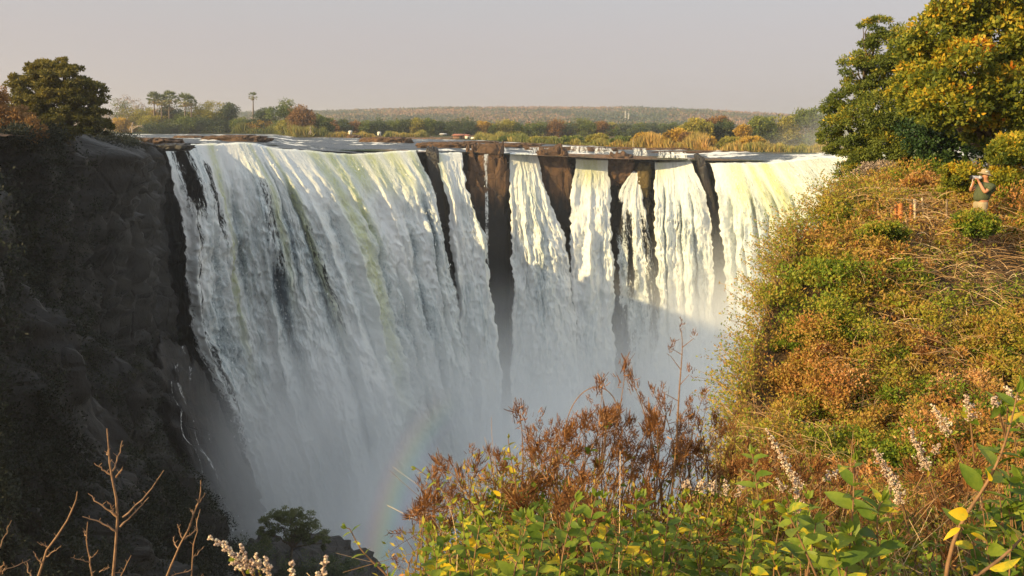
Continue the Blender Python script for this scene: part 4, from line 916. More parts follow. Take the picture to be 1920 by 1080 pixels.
def leafy(st, lf, P, r, L, tint, n=7, start=.3, yellow=.06, spread=1.0, shrink=.5):
    """stem along curve P with opposite leaf pairs"""
    st.tube(P, np.linspace(r, r*.35, len(P)), 5)
    T = unit(np.gradient(P, axis=0)); ph = rng.random()*6.28
    for k in range(n):
        u = start+(1-start)*(k+.5)/n; i = min(len(P)-1, int(u*(len(P)-1))); t = T[i]
        a = unit(np.cross(t, np.array((.3, .2, 1.0)))); b = np.cross(t, a); th = ph+k*1.5
        for s in (0, math.pi):
            d = a*math.cos(th+s)+b*math.sin(th+s); dd = unit(d*spread+t*rng.uniform(.3, .8)+rng.normal(0, .15, 3)); nn = unit(t+rng.normal(0, .5, 3)+np.array((-.2, -.2, .3)))
            l = L*(1-shrink*max(0, u-.5)*2*.6)*rng.uniform(.45, 1.1)
            tt = rng.uniform(.84, 1) if rng.random() < yellow else np.clip(tint+.12+rng.normal(0, .17), 0, .82)
            leaf3(lf, P[i][None], dd[None], nn[None], l, l*rng.uniform(.42, .55), tt)
    for k in range(4):
        d = unit(T[-1]+rng.normal(0, .45, 3)); leaf3(lf, P[-1][None], d[None], unit(rng.normal(size=3))[None], L*.45, L*.2, np.clip(tint+.15, 0, .8))
def head(hd, P, D, size, n=70, w=.055, tint=.5):
    """dry seed head: many thin curved bristles on a short axis"""
    u = rng.random(n)**.8; B = P+D*size*u[:, None]*.8+rng.normal(0, 1, (n, 3))*size*.17*(1-.5*u[:, None]); d = unit((B-P)/size+rng.normal(0, .55, (n, 3))+D*.5)
    s = np.linspace(0, 1, 3)[None, :, None]; l = size*rng.uniform(.18, .38, n)[:, None, None]
    strips(hd, B[:, None]+d[:, None]*l*s+np.array((0, 0, .25))*l*s**2, size*w*rng.uniform(.6, 1.3, n), np.clip(tint+rng.normal(0, .22, n), 0, 1))
OV = np.array([(1, 0, 0), (-1, 0, 0), (0, 1, 0), (0, -1, 0), (0, 0, 1), (0, 0, -1)], float)
OF = np.array([[0, 2, 4], [2, 1, 4], [1, 3, 4], [3, 0, 4], [2, 0, 5], [1, 2, 5], [3, 1, 5], [0, 3, 5]])
def spike(root, P, D, L, R_, n=150, tint=.5):
    """one blossom spike: small florets packed round a tapering axis"""
    ac = Acc(); D = unit(np.array(D, float)); a = unit(np.cross(D, np.array((.2, 1, .1)))); b = np.cross(D, a); m = max(7, int(L/.0085)); R_ = R_*1.25
    for q in range(m):                               # short side branches, each a knot of florets
        u = (q+.5*rng.random())/m; th = q*2.4+rng.normal(0, .4); rr = R_*(1-.75*u**1.3)*rng.uniform(.55, 1.25); d = unit(a*math.cos(th)+b*math.sin(th)+D*rng.uniform(.3, .9))
        k = int(7+16*rr/R_); v = rng.random(k)[:, None]; C = P+D*L*u+d*rr*v*1.15+rng.normal(0, 1, (k, 3))*rr*.2; sz = rng.uniform(.0018, .0042, k)
        V = C[:, None]+OV[None]*sz[:, None, None]*rng.uniform(.6, 1.5, (k, 6, 1))
        ac.add(V.reshape(-1, 3), (np.arange(k)[:, None, None]*6+OF[None]).reshape(-1, 3), np.repeat(np.clip(tint-.15*(1-v[:, 0])+rng.normal(0, .22, k), 0, 1), 6))
    ac.build('flower_spike', M_mauve, root=root)
def gpt(px, Y, dz=-.05):
    X = (px-960)/F_PX*Y*1.0; return np.array((X, Y, float(bank_z(np.array(X), np.array(Y)))+dz))

# brown seed head shrubs
def brown_shrub(pxs, Y, tips, label, n_extra=0, env=None):
    base = gpt(np.mean(pxs), Y); root = thing('seed_head_shrub', base, label, 'shrub', 'shrubs of rusty seed heads'); st, hd, lf = Acc(), Acc(), Acc()
    T = [(x, y, Y+rng.uniform(-.3, .3), sz) for x, y, sz in tips]
    for _ in range(int(n_extra*.85)):
        x = rng.uniform(*pxs); yt = np.interp(x, env[0], env[1]); T.append((x, yt+abs(rng.normal(0, 1))*75+8, Y+rng.uniform(-.45, .35), rng.uniform(.08, .15)))
    for x, y, yy, sz in T:
        tip = at(x, y, yy); b = base+np.array((rng.uniform(-.25, .25)+(tip[0]-base[0])*.45, rng.uniform(-.2, .2), 0)); b[2] = float(bank_z(b[0], b[1]))-.03
        mid = b*.5+tip*.5+np.array((rng.normal(0, .05), rng.normal(0, .05), .08)); P = curve([b, mid, tip], 9)
        st.tube(P, np.linspace(.006, .0018, 9), 5); d = unit(P[-1]-P[-3]+rng.normal(0, .1, 3)*.1)
        head(hd, tip-d*sz*.35, d, sz, int(38+sz*230), .048)
        for k in range(3):
            i = rng.integers(4, 8); q = P[i]+rng.normal(0, .5, 3)*sz*.8+np.array((0, 0, sz*.6)); st.tube([P[i], q], [.0022, .0012], 4); head(hd, q, unit(q-P[i]), sz*.6, 26, .06)
        if rng.random() < .5:
            i = rng.integers(3, 7); leaf3(lf, np.repeat(P[i][None], 3, 0), rdirs(3)+np.array((0, 0, .3)), rdirs(3)+np.array((0, 0, 1.)), .045, .022, np.clip(rng.normal(.6, .2, 3), 0, 1))
    st.build('stems', M_stem, root=root, smooth=True); hd.build('seed_heads', M_bhead, root=root)
    if lf.n: lf.build('leaves', M_gleaf, root=root)
    return root
ENV = ((760, 800, 850, 900, 960, 1000, 1060, 1120, 1180, 1250, 1300, 1360, 1450), (930, 885, 880, 862, 850, 830, 800, 775, 770, 790, 780, 800, 830))
brown_shrub((780, 930), 4.1, [(838, 880, .14), (812, 900, .11), (893, 880, .12), (918, 850, .07), (800, 990, .10), (785, 960, .07)], 'lowest left of the rusty seed head shrubs, beside the white water', 16, ENV)
brown_shrub((900, 1060), 4.4, [(975, 780, .13), (990, 812, .07), (1045, 805, .08), (940, 872, .13), (1010, 850, .13)], 'rusty seed head shrub with one tall head standing before the dark gap in the falls', 24, ENV)
brown_shrub((1040, 1180), 4.6, [(1125, 728, .11), (1060, 812, .12), (1098, 790, .14), (1130, 790, .13), (1152, 780, .12)], 'rusty seed head shrub with a thin arching stem', 28, ENV)
brown_shrub((1140, 1290), 4.8, [(1172, 700, .14), (1185, 715, .12), (1245, 765, .15), (1225, 790, .14), (1205, 750, .08)], 'tall rusty seed head shrub leaning left above the others', 30, ENV)
brown_shrub((1260, 1400), 5.0, [(1302, 790, .12), (1318, 745, .10), (1290, 760, .08), (1340, 790, .13)], 'rightmost rusty seed head shrub at the edge of the bank', 28, ENV)
ENV2 = ((1360, 1500, 1600, 1700, 1900), (850, 860, 880, 880, 860))
brown_shrub((1380, 1520), 4.2, [(1450, 850, .08)], 'low rusty shrub behind the long mauve spike', 22, ENV2)
brown_shrub((1520, 1680), 4.0, [(1600, 840, .08)], 'low rusty shrub between the mauve spikes in the right foreground', 22, ENV2)
brown_shrub((1700, 1900), 3.9, [(1800, 850, .08)], 'low rusty shrub behind the tall large leaved stem', 26, ENV2)
brown_shrub((960, 1350), 3.3, [(1100, 900, .07)], 'short rusty tufts rising among the green leaves in the middle foreground', 26, ((960, 1150, 1350), (890, 900, 905)))
# tall bare stalk
def stalk(label):
    Y = 4.5; pts = [gpt(1262, Y), at(1266, 860, Y), at(1272, 760, Y), at(1277, 690, Y), at(1278, 626, Y)]; P = curve(pts, 20)
    root = thing('tall_stalk', pts[0], label, 'plant stem'); st, hd = Acc(), Acc(); st.tube(P, np.linspace(.007, .002, 20), 6)
    for i, (dx, dy) in zip((19, 17, 16, 14, 12, 10, 8), ((0, .02), (.06, .05), (-.05, .03), (-.06, .08), (.05, .06), (-.09, .05), (.07, .08))):
        q = P[i]+np.array((dx, 0, dy)); st.tube([P[i], q], [.0025, .0015], 4); hd = Acc(); head(hd, q, np.array((0, 0, 1.0)), .06, 26, .06); hd.build('seed_head', M_bhead, root=root)
    st.build('stem', M_stem, root=root, smooth=True)
stalk('tall thin stalk with sparse rusty tufts rising highest against the spray')
def arch(pts, Y, label):
    P = curve([at(x, y, Y) for x, y in pts], 22); root = thing('arching_stem', P[0], label, 'plant stem'); st = Acc(); st.tube(P, .0028, 5); st.build('stem', M_stem, root=root, smooth=True)
arch([(1060, 860), (1062, 800), (1075, 755), (1110, 727), (1140, 735), (1165, 790)], 4.5, 'thin bare stem bent over in an arch')

# leafy shrubs with mauve spikes
def leafy_shrub(label, stems, spikes=(), L=.055, tint=.5, n=7, yellow=.06, r=.004, start=.3, group=None, name='leafy_shrub'):
    """stems: lists of (px,py,Y) from low to tip; spikes: (px0,py0,px1,py1,Y,radius)"""
    S0 = [[at(*p) for p in s] for s in stems]; base = S0[0][0] if S0 else at(spikes[0][0], spikes[0][1], spikes[0][4])
    root = thing(name, base, label, 'shrub', group); st, lf = Acc(), Acc()
    for s in S0: leafy(st, lf, curve(s, 14), r, L, tint, n, start, yellow)
    for (x0, y0, x1, y1, Y, rr) in spikes:
        a, b = at(x0, y0, Y), at(x1, y1, Y-.03); l = np.linalg.norm(b-a); d = (b-a)/l
        st.tube([a-d*.12-np.array((0, 0, .03)), a, b], [.003, .0025, .001], 5); spike(root, a, d, l, rr, int(110+l*1400), rng.uniform(.35, .7))
        leaf3(lf, np.repeat(a[None], 4, 0), rdirs(4)*.8+d*.5, rdirs(4)+np.array((0, 0, 1.)), L*.5, L*.24, np.clip(rng.normal(.7, .1, 4), 0, 1))
    st.build('stems', M_stem, root=root, smooth=True)
    if lf.n: lf.build('leaves', M_gleaf, root=root)
    return root
def rstems(x0, x1, ytop, Y, n, lean=0.0, ys=60):
    out = []
    for _ in range(n):
        x = rng.uniform(x0, x1); y = ytop(x)+abs(rng.normal(0, 1))*ys; yy = Y+rng.uniform(-.35, .35); bx = x+rng.uniform(-60, 60)-lean
        out.append([(bx, 1200, yy), ((x+bx)/2+rng.uniform(-20, 20), (y+1200)/2, yy), (x, y, yy)])
    return out
T1 = lambda x: np.interp(x, (780, 900, 1000, 1100, 1250, 1400), (985, 955, 925, 925, 930, 930))
leafy_shrub('leafy shrub with velvety bud sprigs at the left end of the foreground', [[(900, 1150, 3.0), (870, 1000, 3.0), (830, 920, 3.0), (780, 878, 3.0)], [(985, 1100, 3.1), (975, 960, 3.1), (962, 880, 3.1), (953, 822, 3.1)], [(960, 1150, 3.0), (920, 1000, 3.0), (890, 940, 3.0)], [(900, 1100, 3.0), (930, 1000, 3.0), (940, 900, 3.1)]], L=.046, tint=.66, n=13, yellow=.1, start=.15)
leafy_shrub('dense green leafy shrub with yellow leaves, left part of the foreground', rstems(800, 1010, T1, 2.9, 22), L=.080, tint=.48, n=8, yellow=.12)
leafy_shrub('dense green leafy shrub in the middle of the foreground', rstems(980, 1200, T1, 2.8, 25), L=.080, tint=.42, n=8, yellow=.08)
leafy_shrub('green leafy shrub below the rightmost rusty seed heads', rstems(1180, 1420, T1, 3.0, 28), [(1010+i*0, 0, 0, 0, 3, 0) for i in ()], L=.080, tint=.45, n=8, yellow=.10)
T2 = lambda x: np.interp(x, (1350, 1500, 1650, 1800, 1930), (960, 930, 950, 960, 930))
leafy_shrub('green shrub with pale mauve spikes in the right foreground', rstems(1380, 1560, T2, 2.9, 20)+[[(1430, 1000, 2.8), (1420, 920, 2.8), (1410, 850, 2.8)]],
   [(1500, 920, 1436, 802, 3.0, .020), (1505, 985, 1490, 900, 2.9, .018), (1470, 920, 1455, 895, 3.0, .014), (1545, 900, 1575, 880, 3.0, .014), (1290, 915, 1284, 905, 3.1, .018), (1310, 925, 1316, 900, 3.1, .018), (1335, 925, 1340, 903, 3.1, .018), (1358, 930, 1362, 900, 3.1, .018), (1385, 930, 1388, 905, 3.1, .016)], L=.07, tint=.5, n=7)
leafy_shrub('broad leaved bright green sprigs in front of the mauve spikes', [[(1560, 1180, 2.2), (1590, 1050, 2.2), (1600, 940, 2.2), (1602, 862, 2.2)], [(1500, 1150, 2.15), (1520, 1040, 2.15), (1530, 980, 2.15)], [(1640, 1150, 2.2), (1620, 1060, 2.2), (1590, 1000, 2.2)],
   [(1560, 1150, 2.1), (1500, 1010, 2.1), (1475, 960, 2.1)], [(1600, 1200, 2.1), (1575, 1080, 2.1), (1560, 1030, 2.1)], [(1660, 1150, 2.3), (1645, 1000, 2.3), (1655, 940, 2.3)]], L=.088, tint=.52, n=6, yellow=.05, start=.35)
leafy_shrub('mauve flowering shrub left of the dark shaded corner', rstems(1620, 1760, lambda x: 985, 3.2, 14), [(1680, 915, 1640, 842, 2.9, .022), (1690, 945, 1665, 880, 2.9, .020), (1738, 880, 1705, 802, 3.1, .020), (1782, 815, 1748, 758, 3.1, .020), (1755, 850, 1762, 830, 3.1, .014), (1735, 880, 1745, 865, 3.1, .014)], L=.062, tint=.45, n=6)
leafy_shrub('tall large leaved stem with blossom at the right edge', [[(1770, 1110, 2.0), (1790, 1010, 2.0), (1815, 960, 2.0), (1850, 910, 2.0), (1870, 860, 2.0), (1895, 800, 2.0), (1908, 735, 2.0)], [(1770, 1110, 2.0), (1860, 1060, 2.05), (1935, 980, 2.1), (1915, 900, 2.1)]],
   [(1820, 790, 1812, 740, 2.3, .018), (1870, 760, 1862, 742, 2.2, .015), (1892, 752, 1895, 728, 2.2, .015)], L=.098, tint=.36, n=8, yellow=.1, r=.0055, start=.22)
leafy_shrub('full broad leaved green shrub filling the far right edge behind the tall stem', [[(x_+30, 1180, 2.5), (x_+18, (1180+y_)/2, 2.5), (x_, y_, 2.5)] for x_, y_ in ((1835, 900), (1865, 850), (1900, 800), (1925, 760), (1850, 960), (1885, 910), (1915, 860), (1820, 1000), (1900, 960), (1930, 1000), (1880, 780))], L=.085, tint=.34, n=9, yellow=.05, start=.12)
rt = thing('withered_leaves', at(1795, 965, 1.95), 'bright yellow and curled brown withered leaves low on the tall right stem', 'leaves'); lf = Acc()
leaf3(lf, np.array([at(1815, 965, 1.95), at(1800, 990, 1.94), at(1820, 1000, 1.95)]), np.array([(-1, -.1, .15), (-.9, -.3, -.25), (1, -.2, -.3)]), np.array([(0, -1, .4), (0, -.5, 1), (.2, -.6, .8)]), np.array((.045, .045, .045)), np.array((.034, .015, .015)), np.array((.97, .93, .9)), .4)
lf.build('leaves', M_gleaf, root=rt)
leafy_shrub('low green leaves at the lower right corner', rstems(1840, 1960, lambda x: 1000, 2.6, 12, ys=30), L=.05, tint=.3, n=7)
leafy_shrub('sparse green sprig standing alone before the white water', [[(760, 1180, 2.4), (730, 1085, 2.4), (690, 1045, 2.4), (665, 1010, 2.4), (650, 990, 2.4)], [(760, 1180, 2.4), (735, 1150, 2.35), (728, 1090, 2.3), (722, 1060, 2.3)]], L=.046, tint=.45, n=5, yellow=0, start=.2)
leafy_shrub('drooping pink blossom sprig at the bottom left', [[(520, 1150, 2.0), (480, 1085, 2.0), (440, 1050, 2.0)]], [(462, 1064, 392, 1003, 2.0, .015), (452, 1066, 418, 1012, 2.05, .012), (475, 1075, 450, 1022, 2.0, .013), (485, 1068, 478, 1036, 2.0, .011), (503, 1085, 498, 1042, 2.0, .012), (545, 1095, 547, 1050, 2.0, .012), (600, 1095, 612, 1040, 2.0, .012)], L=.035, tint=.62, n=5, yellow=.2)

# low growth under the shrubs
def near_cover():
    ac = Acc(); n = 900; Y = 2.2+rng.random(n)*6.5; lim = np.maximum(np.interp(Y, EY, EX), -.095*Y); X = lim+rng.random(n)*(Y*.66+1.4-lim); Z = bank_z(X, Y)+rng.random(n)*.35*np.clip((Y-2)/2, .15, 1)
    t = np.clip(.45+.5*fbm(X/.8, Y/.8, 0, 3, 141)+rng.normal(0, .12, n), 0, 1)
    clumps(ac, np.stack([X, Y, Z], 1), rng.uniform(.12, .34, n), 190, .034, t, .8, .4, .1, .5)
    o = ac.build('low_growth', M_under); tag(o, 'low leafy growth on the ground under the foreground shrubs', 'undergrowth', kind='stuff')
    ac = Acc(); n = 2600; Y = 2.4+rng.random(n)*6; lim = np.maximum(np.interp(Y, EY, EX), -.09*Y); X = lim+rng.random(n)*(Y*.66+1.2-lim); Z = bank_z(X, Y)+rng.uniform(0, .3, n)
    s = np.linspace(0, 1, 6)[None, :, None]; d = rdirs(n); d[:, 2] = abs(d[:, 2]); l = rng.uniform(.15, .6, n)[:, None, None]
    strips(ac, np.stack([X, Y, Z], 1)[:, None]+d[:, None]*l*s+rdirs(n)[:, None]*l*.3*s**2, .004, np.clip(rng.normal(.35, .25, n), 0, 1))
    o = ac.build('dry_twigs', M_dry); tag(o, 'thin dry twigs among the foreground shrubs', 'dry twigs', kind='stuff')
near_cover()

# ---- bare saplings at the lower left (zoomed photo coordinates / 3)
M_twig = flat('orange_brown_twig', (.26, .15, .08), .7, nscale=60, namp=.35)
def sapling(lines, Y, label, r=.0055):
    r *= .62
    Zp = lambda x, y: at(x/3, 720+y/3, Y); base = Zp(*lines[0][0]); ac = Acc()
    for i, l in enumerate(lines):
        P = np.array([Zp(*p) for p in l]); P = np.stack([np.interp(np.linspace(0, 1, 9), np.linspace(0, 1, len(P)), P[:, c]) for c in range(3)], 1); P[:, 1] += (0 if i == 0 else 1)*np.linspace(0, 1, 9)*rng.uniform(-.08, .08)
        P[1:-1] += rng.normal(0, .0016, (7, 3)); rr = r if i == 0 else r*.62
        ac.tube(P, np.linspace(rr, rr*.4, 9)*(1+.18*np.array((0, 1, 0, 0, 1, 0, 1, 0, 0))), 6)
        for j in range(2, 8, 2): ac.tube([P[j], P[j]+np.array((rng.uniform(-.012, .012), 0, .01))], [rr*.4, rr*.25], 4)
    g_ = base.copy(); g_[2] = min(base[2]-.1, float(bank_z(base[0], base[1]))); ac.tube(np.linspace(g_, base, 4), np.linspace(r*1.3, r, 4), 6)
    V = np.concatenate(ac.V)-base; o = mk('bare_sapling', V, [np.concatenate(f) for f in ac.F.values()], M_twig, smooth=True); o.location = tuple(base); tag(o, label, 'sapling', 'bare saplings at the lower left')
sapling([[(615, 1330), (630, 1080), (665, 790), (650, 640), (625, 500), (610, 400), (602, 250)], [(660, 750), (575, 690), (490, 620)], [(655, 830), (570, 760), (490, 722)], [(675, 805), (745, 740), (795, 680)], [(690, 750), (770, 685), (830, 610), (870, 535)], [(625, 510), (580, 475), (535, 440)], [(632, 490), (650, 420), (655, 345)], [(655, 525), (690, 490), (715, 450)], [(655, 740), (635, 690), (625, 648)], [(612, 400), (600, 395), (585, 393)]], 2.2, 'tallest bare orange brown sapling with forked side twigs', .0065)
sapling([[(190, 1200), (210, 1060), (270, 920), (370, 780), (420, 680), (435, 605)], [(262, 970), (300, 950), (332, 928)], [(235, 1005), (210, 975), (190, 945)], [(268, 915), (250, 905), (240, 892)], [(185, 1090), (150, 1050), (130, 1022)]], 2.1, 'bare sapling curving right at the far lower left')
sapling([[(540, 1200), (520, 1060), (500, 980), (487, 880), (493, 775)], [(510, 1005), (470, 970), (435, 940)], [(505, 985), (530, 965), (548, 960)], [(560, 1060), (590, 1045), (610, 1040)], [(487, 865), (465, 855), (450, 850)]], 2.3, 'short bare sapling just left of the tallest one', .0045)
sapling([[(900, 1180), (940, 1080), (1030, 880), (1090, 740), (1128, 640), (1130, 540)], [(1005, 930), (970, 910), (945, 895)], [(1032, 872), (1005, 830), (990, 798)], [(1090, 740), (1070, 745), (1050, 740)], [(1035, 875), (1080, 840), (1085, 755)], [(1100, 690), (1125, 660), (1137, 630)]], 2.3, 'bare sapling leaning right, right of the tallest one')
sapling([[(1070, 1180), (1075, 1080), (1085, 900), (1110, 830), (1103, 755)], [(1080, 985), (1100, 975), (1110, 963)], [(1075, 1045), (1010, 1050), (960, 1055)], [(1130, 1090), (1150, 1060), (1165, 1040)]], 2.4, 'thin bare sapling behind the right leaning one', .004)
sapling([[(-5, 1180), (5, 1060), (20, 1000)], [(0, 1060), (40, 1060), (88, 1058)], [(-20, 960), (0, 880), (15, 805)], [(10, 1070), (30, 1040), (35, 1005)]], 2.2, 'bare sapling cut by the left edge of the photo', .0045)
sapling([[(650, 1200), (680, 1080), (710, 1020), (738, 963)], [(690, 1060), (680, 1030), (668, 1010)]], 2.3, 'smallest bare twig just right of the tallest sapling', .0035)
# ------------------------------------------------------------------ the photographer on the bank
PX0, PY0, SC, PYY = 1834.0, 441.0, 66.7, 24.0
def pl(px, py, y=0.0): return ((px-PX0)/SC, y, (PY0-py)/SC)
pb = at(1834, 441, PYY)
M_skin = flat('sunlit_skin', (.48, .22, .12), .6); M_shirt = flat('olive_cloth', (.070, .085, .038), .9, nscale=18, namp=.2)
M_khaki = flat('khaki_cloth', (.36, .29, .18), .9, nscale=14, namp=.15); M_hat = flat('tan_hat_cloth', (.34, .26, .15), .9, nscale=20, namp=.12)
M_black = flat('black_plastic', (.02, .02, .022), .4); M_cover = flat('grey_plastic_cover', (.42, .42, .46), .25, nscale=25, namp=.5); M_hair = flat('grey_hair', (.3, .27, .24), .9); M_boot = flat('boot_leather', (.10, .06, .035), .8)
person = thing('person', pb, 'man in olive shirt, khaki shorts and sun hat photographing the falls from the bank', 'person')
def skin(name, V, E, Rr, mat, lv=2):
    me = bpy.data.meshes.new(name); me.from_pydata([tuple(v) for v in V], E, []); o = bpy.data.objects.new(name, me); COL.objects.link(o); o.parent = person
    me.materials.append(mat); sk = o.modifiers.new('skin', 'SKIN'); sk.use_smooth_shade = True
    for i, r in enumerate(Rr): d = me.skin_vertices[0].data[i]; d.radius = r if isinstance(r, tuple) else (r, r); d.use_root = i == 0
    o.modifiers.new('sub', 'SUBSURF').levels = lv; o.modifiers['sub'].render_levels = lv; return o
V = [(.0, 0, .96), (.0, 0, 1.15), (.07, 0, 1.36), (.09, 0, 1.47), (.05, 0, 1.56), (.03, 0, 1.64), (.03, 0, 1.74)]
E = [(i, i+1) for i in range(6)]; Rr = [(.15, .17), (.16, .18), (.14, .19), .07, .06, (.105, .08), (.10, .085)]
def add(pts, rad, frm):
    p = frm
    for q, r in zip(pts, rad): V.append(q); Rr.append(r); E.append((p, len(V)-1)); p = len(V)-1
    return p
hands = []
for sy, el, wr in ((-1, (-.09, -.30, 1.215), (-.19, -.12, 1.50)), (1, (-.22, .24, 1.24), (-.23, .07, 1.48))):
    w = add([(.12, .21*sy, 1.41), el, ((el[0]+wr[0])/2, (el[1]+wr[1])/2, (el[2]+wr[2])/2), wr], (.07, .05, .044, .032), 2)
    palm = (wr[0]-.03, wr[1], wr[2]+.055); h = add([palm], ((.036, .022),), w)
    for k in range(4):                                     # four bent fingers of unequal length round the camera
        f = .9+.12*(k in (1, 2)); o = (k-1.5)*.02
        add([(palm[0]-.03*f, palm[1]+o*.6, palm[2]+.03+o*.3), (palm[0]-.055*f, palm[1]+o*.6-.01*sy, palm[2]+.045+o*.3), (palm[0]-.07*f, palm[1]+o*.5-.03*sy, palm[2]+.03+o*.3)], (.010, .009, .007), h)
    add([(palm[0]+.02, palm[1]-.02*sy, palm[2]+.02), (palm[0]+.005, palm[1]-.035*sy, palm[2]+.045)], (.012, .009), h)
for sy in (-1, 1): add([(0, .10*sy, .86), (-.03, .12*sy, .50), (.02, .12*sy, .12), (.02, .12*sy, .05), (-.14, .13*sy, .035)], (.11, .065, .045, .04, .035), 0)
skin('body', V, E, Rr, M_skin)
# head details: nose, ear, mouth, eye are tiny here but present
def blob(name, c, s, mat, parent=person, nu=14, nv=9):
    th, ph = np.meshgrid(np.linspace(0, 2*math.pi, nu, endpoint=False), np.linspace(-math.pi/2, math.pi/2, nv), indexing='ij')
    G = np.stack([np.cos(ph)*np.cos(th)*s[0]+c[0], np.cos(ph)*np.sin(th)*s[1]+c[1], np.sin(ph)*s[2]+c[2]], 2)
    i, j = np.meshgrid(np.arange(nu), np.arange(nv-1), indexing='ij'); i, j = i.ravel(), j.ravel(); i2 = (i+1) % nu
    return mk(name, G.reshape(-1, 3), np.stack([i*nv+j, i2*nv+j, i2*nv+j+1, i*nv+j+1], 1), mat, parent, smooth=True)
blob('nose', (-.085, 0, 1.655), (.022, .014, .018), M_skin); blob('ear', (.045, -.088, 1.66), (.020, .010, .032), M_skin); blob('ear', (.045, .088, 1.66), (.020, .010, .032), M_skin)
blob('mouth', (-.068, 0, 1.60), (.010, .022, .006), flat('lips', (.30, .10, .08), .6)); blob('eye', (-.072, -.035, 1.685), (.008, .012, .008), M_black); blob('eye', (-.072, .035, 1.685), (.008, .012, .008), M_black)
blob('hair', (.065, 0, 1.70), (.085, .10, .075), M_hair)
sh = [(.0, 0, .93), (-.02, 0, 1.10), (.02, 0, 1.24), (.07, 0, 1.38), (.09, 0, 1.46)]; sE = [(0, 1), (1, 2), (2, 3), (3, 4)]; sR = [(.215, .22), (.25, .23), (.24, .22), (.19, .23), (.085, .10)]
for sy, el in ((-1, (-.09, -.30, 1.215)), (1, (-.22, .24, 1.24))):
    n0 = len(sh); s0 = np.array((.13, .23*sy, 1.40)); e0 = np.array(el); sh += [tuple(s0), tuple(s0+(e0-s0)*.35), tuple(s0+(e0-s0)*.68)]; sE += [(3, n0), (n0, n0+1), (n0+1, n0+2)]; sR += [.105, .088, .088]
skin('shirt', sh, sE, sR, M_shirt)
skin('shorts', [(0, 0, 1.00), (0, 0, .90), (-.01, -.11, .80), (-.03, -.125, .58), (-.01, .11, .80), (-.03, .125, .58)], [(0, 1), (1, 2), (2, 3), (1, 4), (4, 5)], [(.19, .20), (.19, .21), .135, .125, .135, .125], M_khaki)
for sy in (-1, 1): blob('boot', (-.05, .125*sy, .06), (.15, .055, .065), M_boot)
def hat():
    nu = 40; prof = [(.0, .115), (.06, .112), (.095, .09), (.108, .03), (.112, .0), (.155, -.012), (.195, -.03), (.193, -.038), (.11, -.008)]
    th = np.linspace(0, 2*math.pi, nu, endpoint=False); G = []
    for r, z in prof: G.append(np.stack([r*1.1*np.cos(th)+.03, r*.95*np.sin(th), z+1.735+.0*th+(.03*np.cos(th)*-1 if r > .15 else 0)*(r > .15)-.02*np.cos(th)], 1))
    G = np.stack(G, 1); n = len(prof); i, j = np.meshgrid(np.arange(nu), np.arange(n-1), indexing='ij'); i, j = i.ravel(), j.ravel(); i2 = (i+1) % nu
    h = mk('hat', G.reshape(-1, 3), np.stack([i*n+j, i2*n+j, i2*n+j+1, i*n+j+1], 1), M_hat, person, smooth=True)
    blob('badge', (.0, -.112, 1.79), (.04, .006, .016), M_white, h)
hat()
cb = (pb[0]-.22, pb[1]-.02, pb[2]+1.60); camo = thing('camera_in_rain_cover', cb, 'long lens camera in a crumpled grey plastic rain cover held to the face', 'camera')
blob('camera_body', (.09, 0, .02), (.075, .065, .055), M_cover, camo, 18, 12); ac = Acc(); ac.tube(np.array([(.05, 0, .02), (-.05, 0, .02), (-.13, 0, .025)]), [.048, .05, .054], 16); ac.build('lens_cover', M_cover, camo, smooth=True)
ac = Acc(); ac.tube(np.array([(-.128, 0, .025), (-.17, 0, .027)]), [.052, .056], 16); ac.add(*[np.array([(-.165, .045*math.cos(a), .027+.045*math.sin(a)) for a in np.linspace(0, 6.283, 9)[:-1]]), np.arange(8)[None]]); ac.build('lens', M_black, camo)
ac = Acc(); ac.tube(np.array([(-.11, -.03, -.02), (-.13, -.04, -.12), (-.15, -.03, -.24)]), [.008, .006, .009], 5); ac.build('strap', M_white, camo)
# posts beside him
M_cut = flat('cut_post_top', (.72, .58, .40), .8); M_ow = flat('orange_wood', (.55, .20, .06), .8, nscale=15, namp=.25); M_gw = flat('weathered_post', (.26, .19, .12), .9, nscale=15, namp=.3)
def post(px, pyt, pyb, w, body, capm, label, lean=0., Y=24.6):
    a, b = at(px, pyt, Y), at(px, pyb+22, Y); root = thing('post', b, label, 'post', 'short posts at the path edge'); r = w/F_PX*Y/2; ac = Acc(); a = a+np.array((lean, 0, 0))
    ac.tube([b, b*.35+a*.65, a*.97+b*.03], [r*1.05, r, r*.97], 9); ac.build('shaft', body, root=root, smooth=True); ac = Acc(); d = (a-b)*.03; ac.tube([a-d*4, a], [r*1.03, r*.9], 9); ac.add(np.array([a+np.array((r*.9*math.cos(t), r*.9*math.sin(t), 0)) for t in np.linspace(0, 6.283, 10)[:-1]]), np.arange(9)[None]); ac.build('cut_top', capm, root=root)
post(1715, 374, 390, 4.5, M_cut, M_cut, 'short post with a pale cut top, left of the leaning one')
post(1732, 371, 386, 4, M_gw, M_cut, 'slightly leaning post with a pale cut top', -.05)
post(1775, 374, 398, 4, M_gw, M_gw, 'plain grey brown post between the pale topped posts and the photographer')
post(1688, 381, 394, 10, M_ow, M_ow, 'thick orange stump left of the pale topped posts')
post(1679, 383, 394, 4, M_ow, M_gw, 'thin orange post touching the thick orange stump')
post(1708, 382, 393, 5, M_ow, M_ow, 'small orange stump right beside the pale topped post')
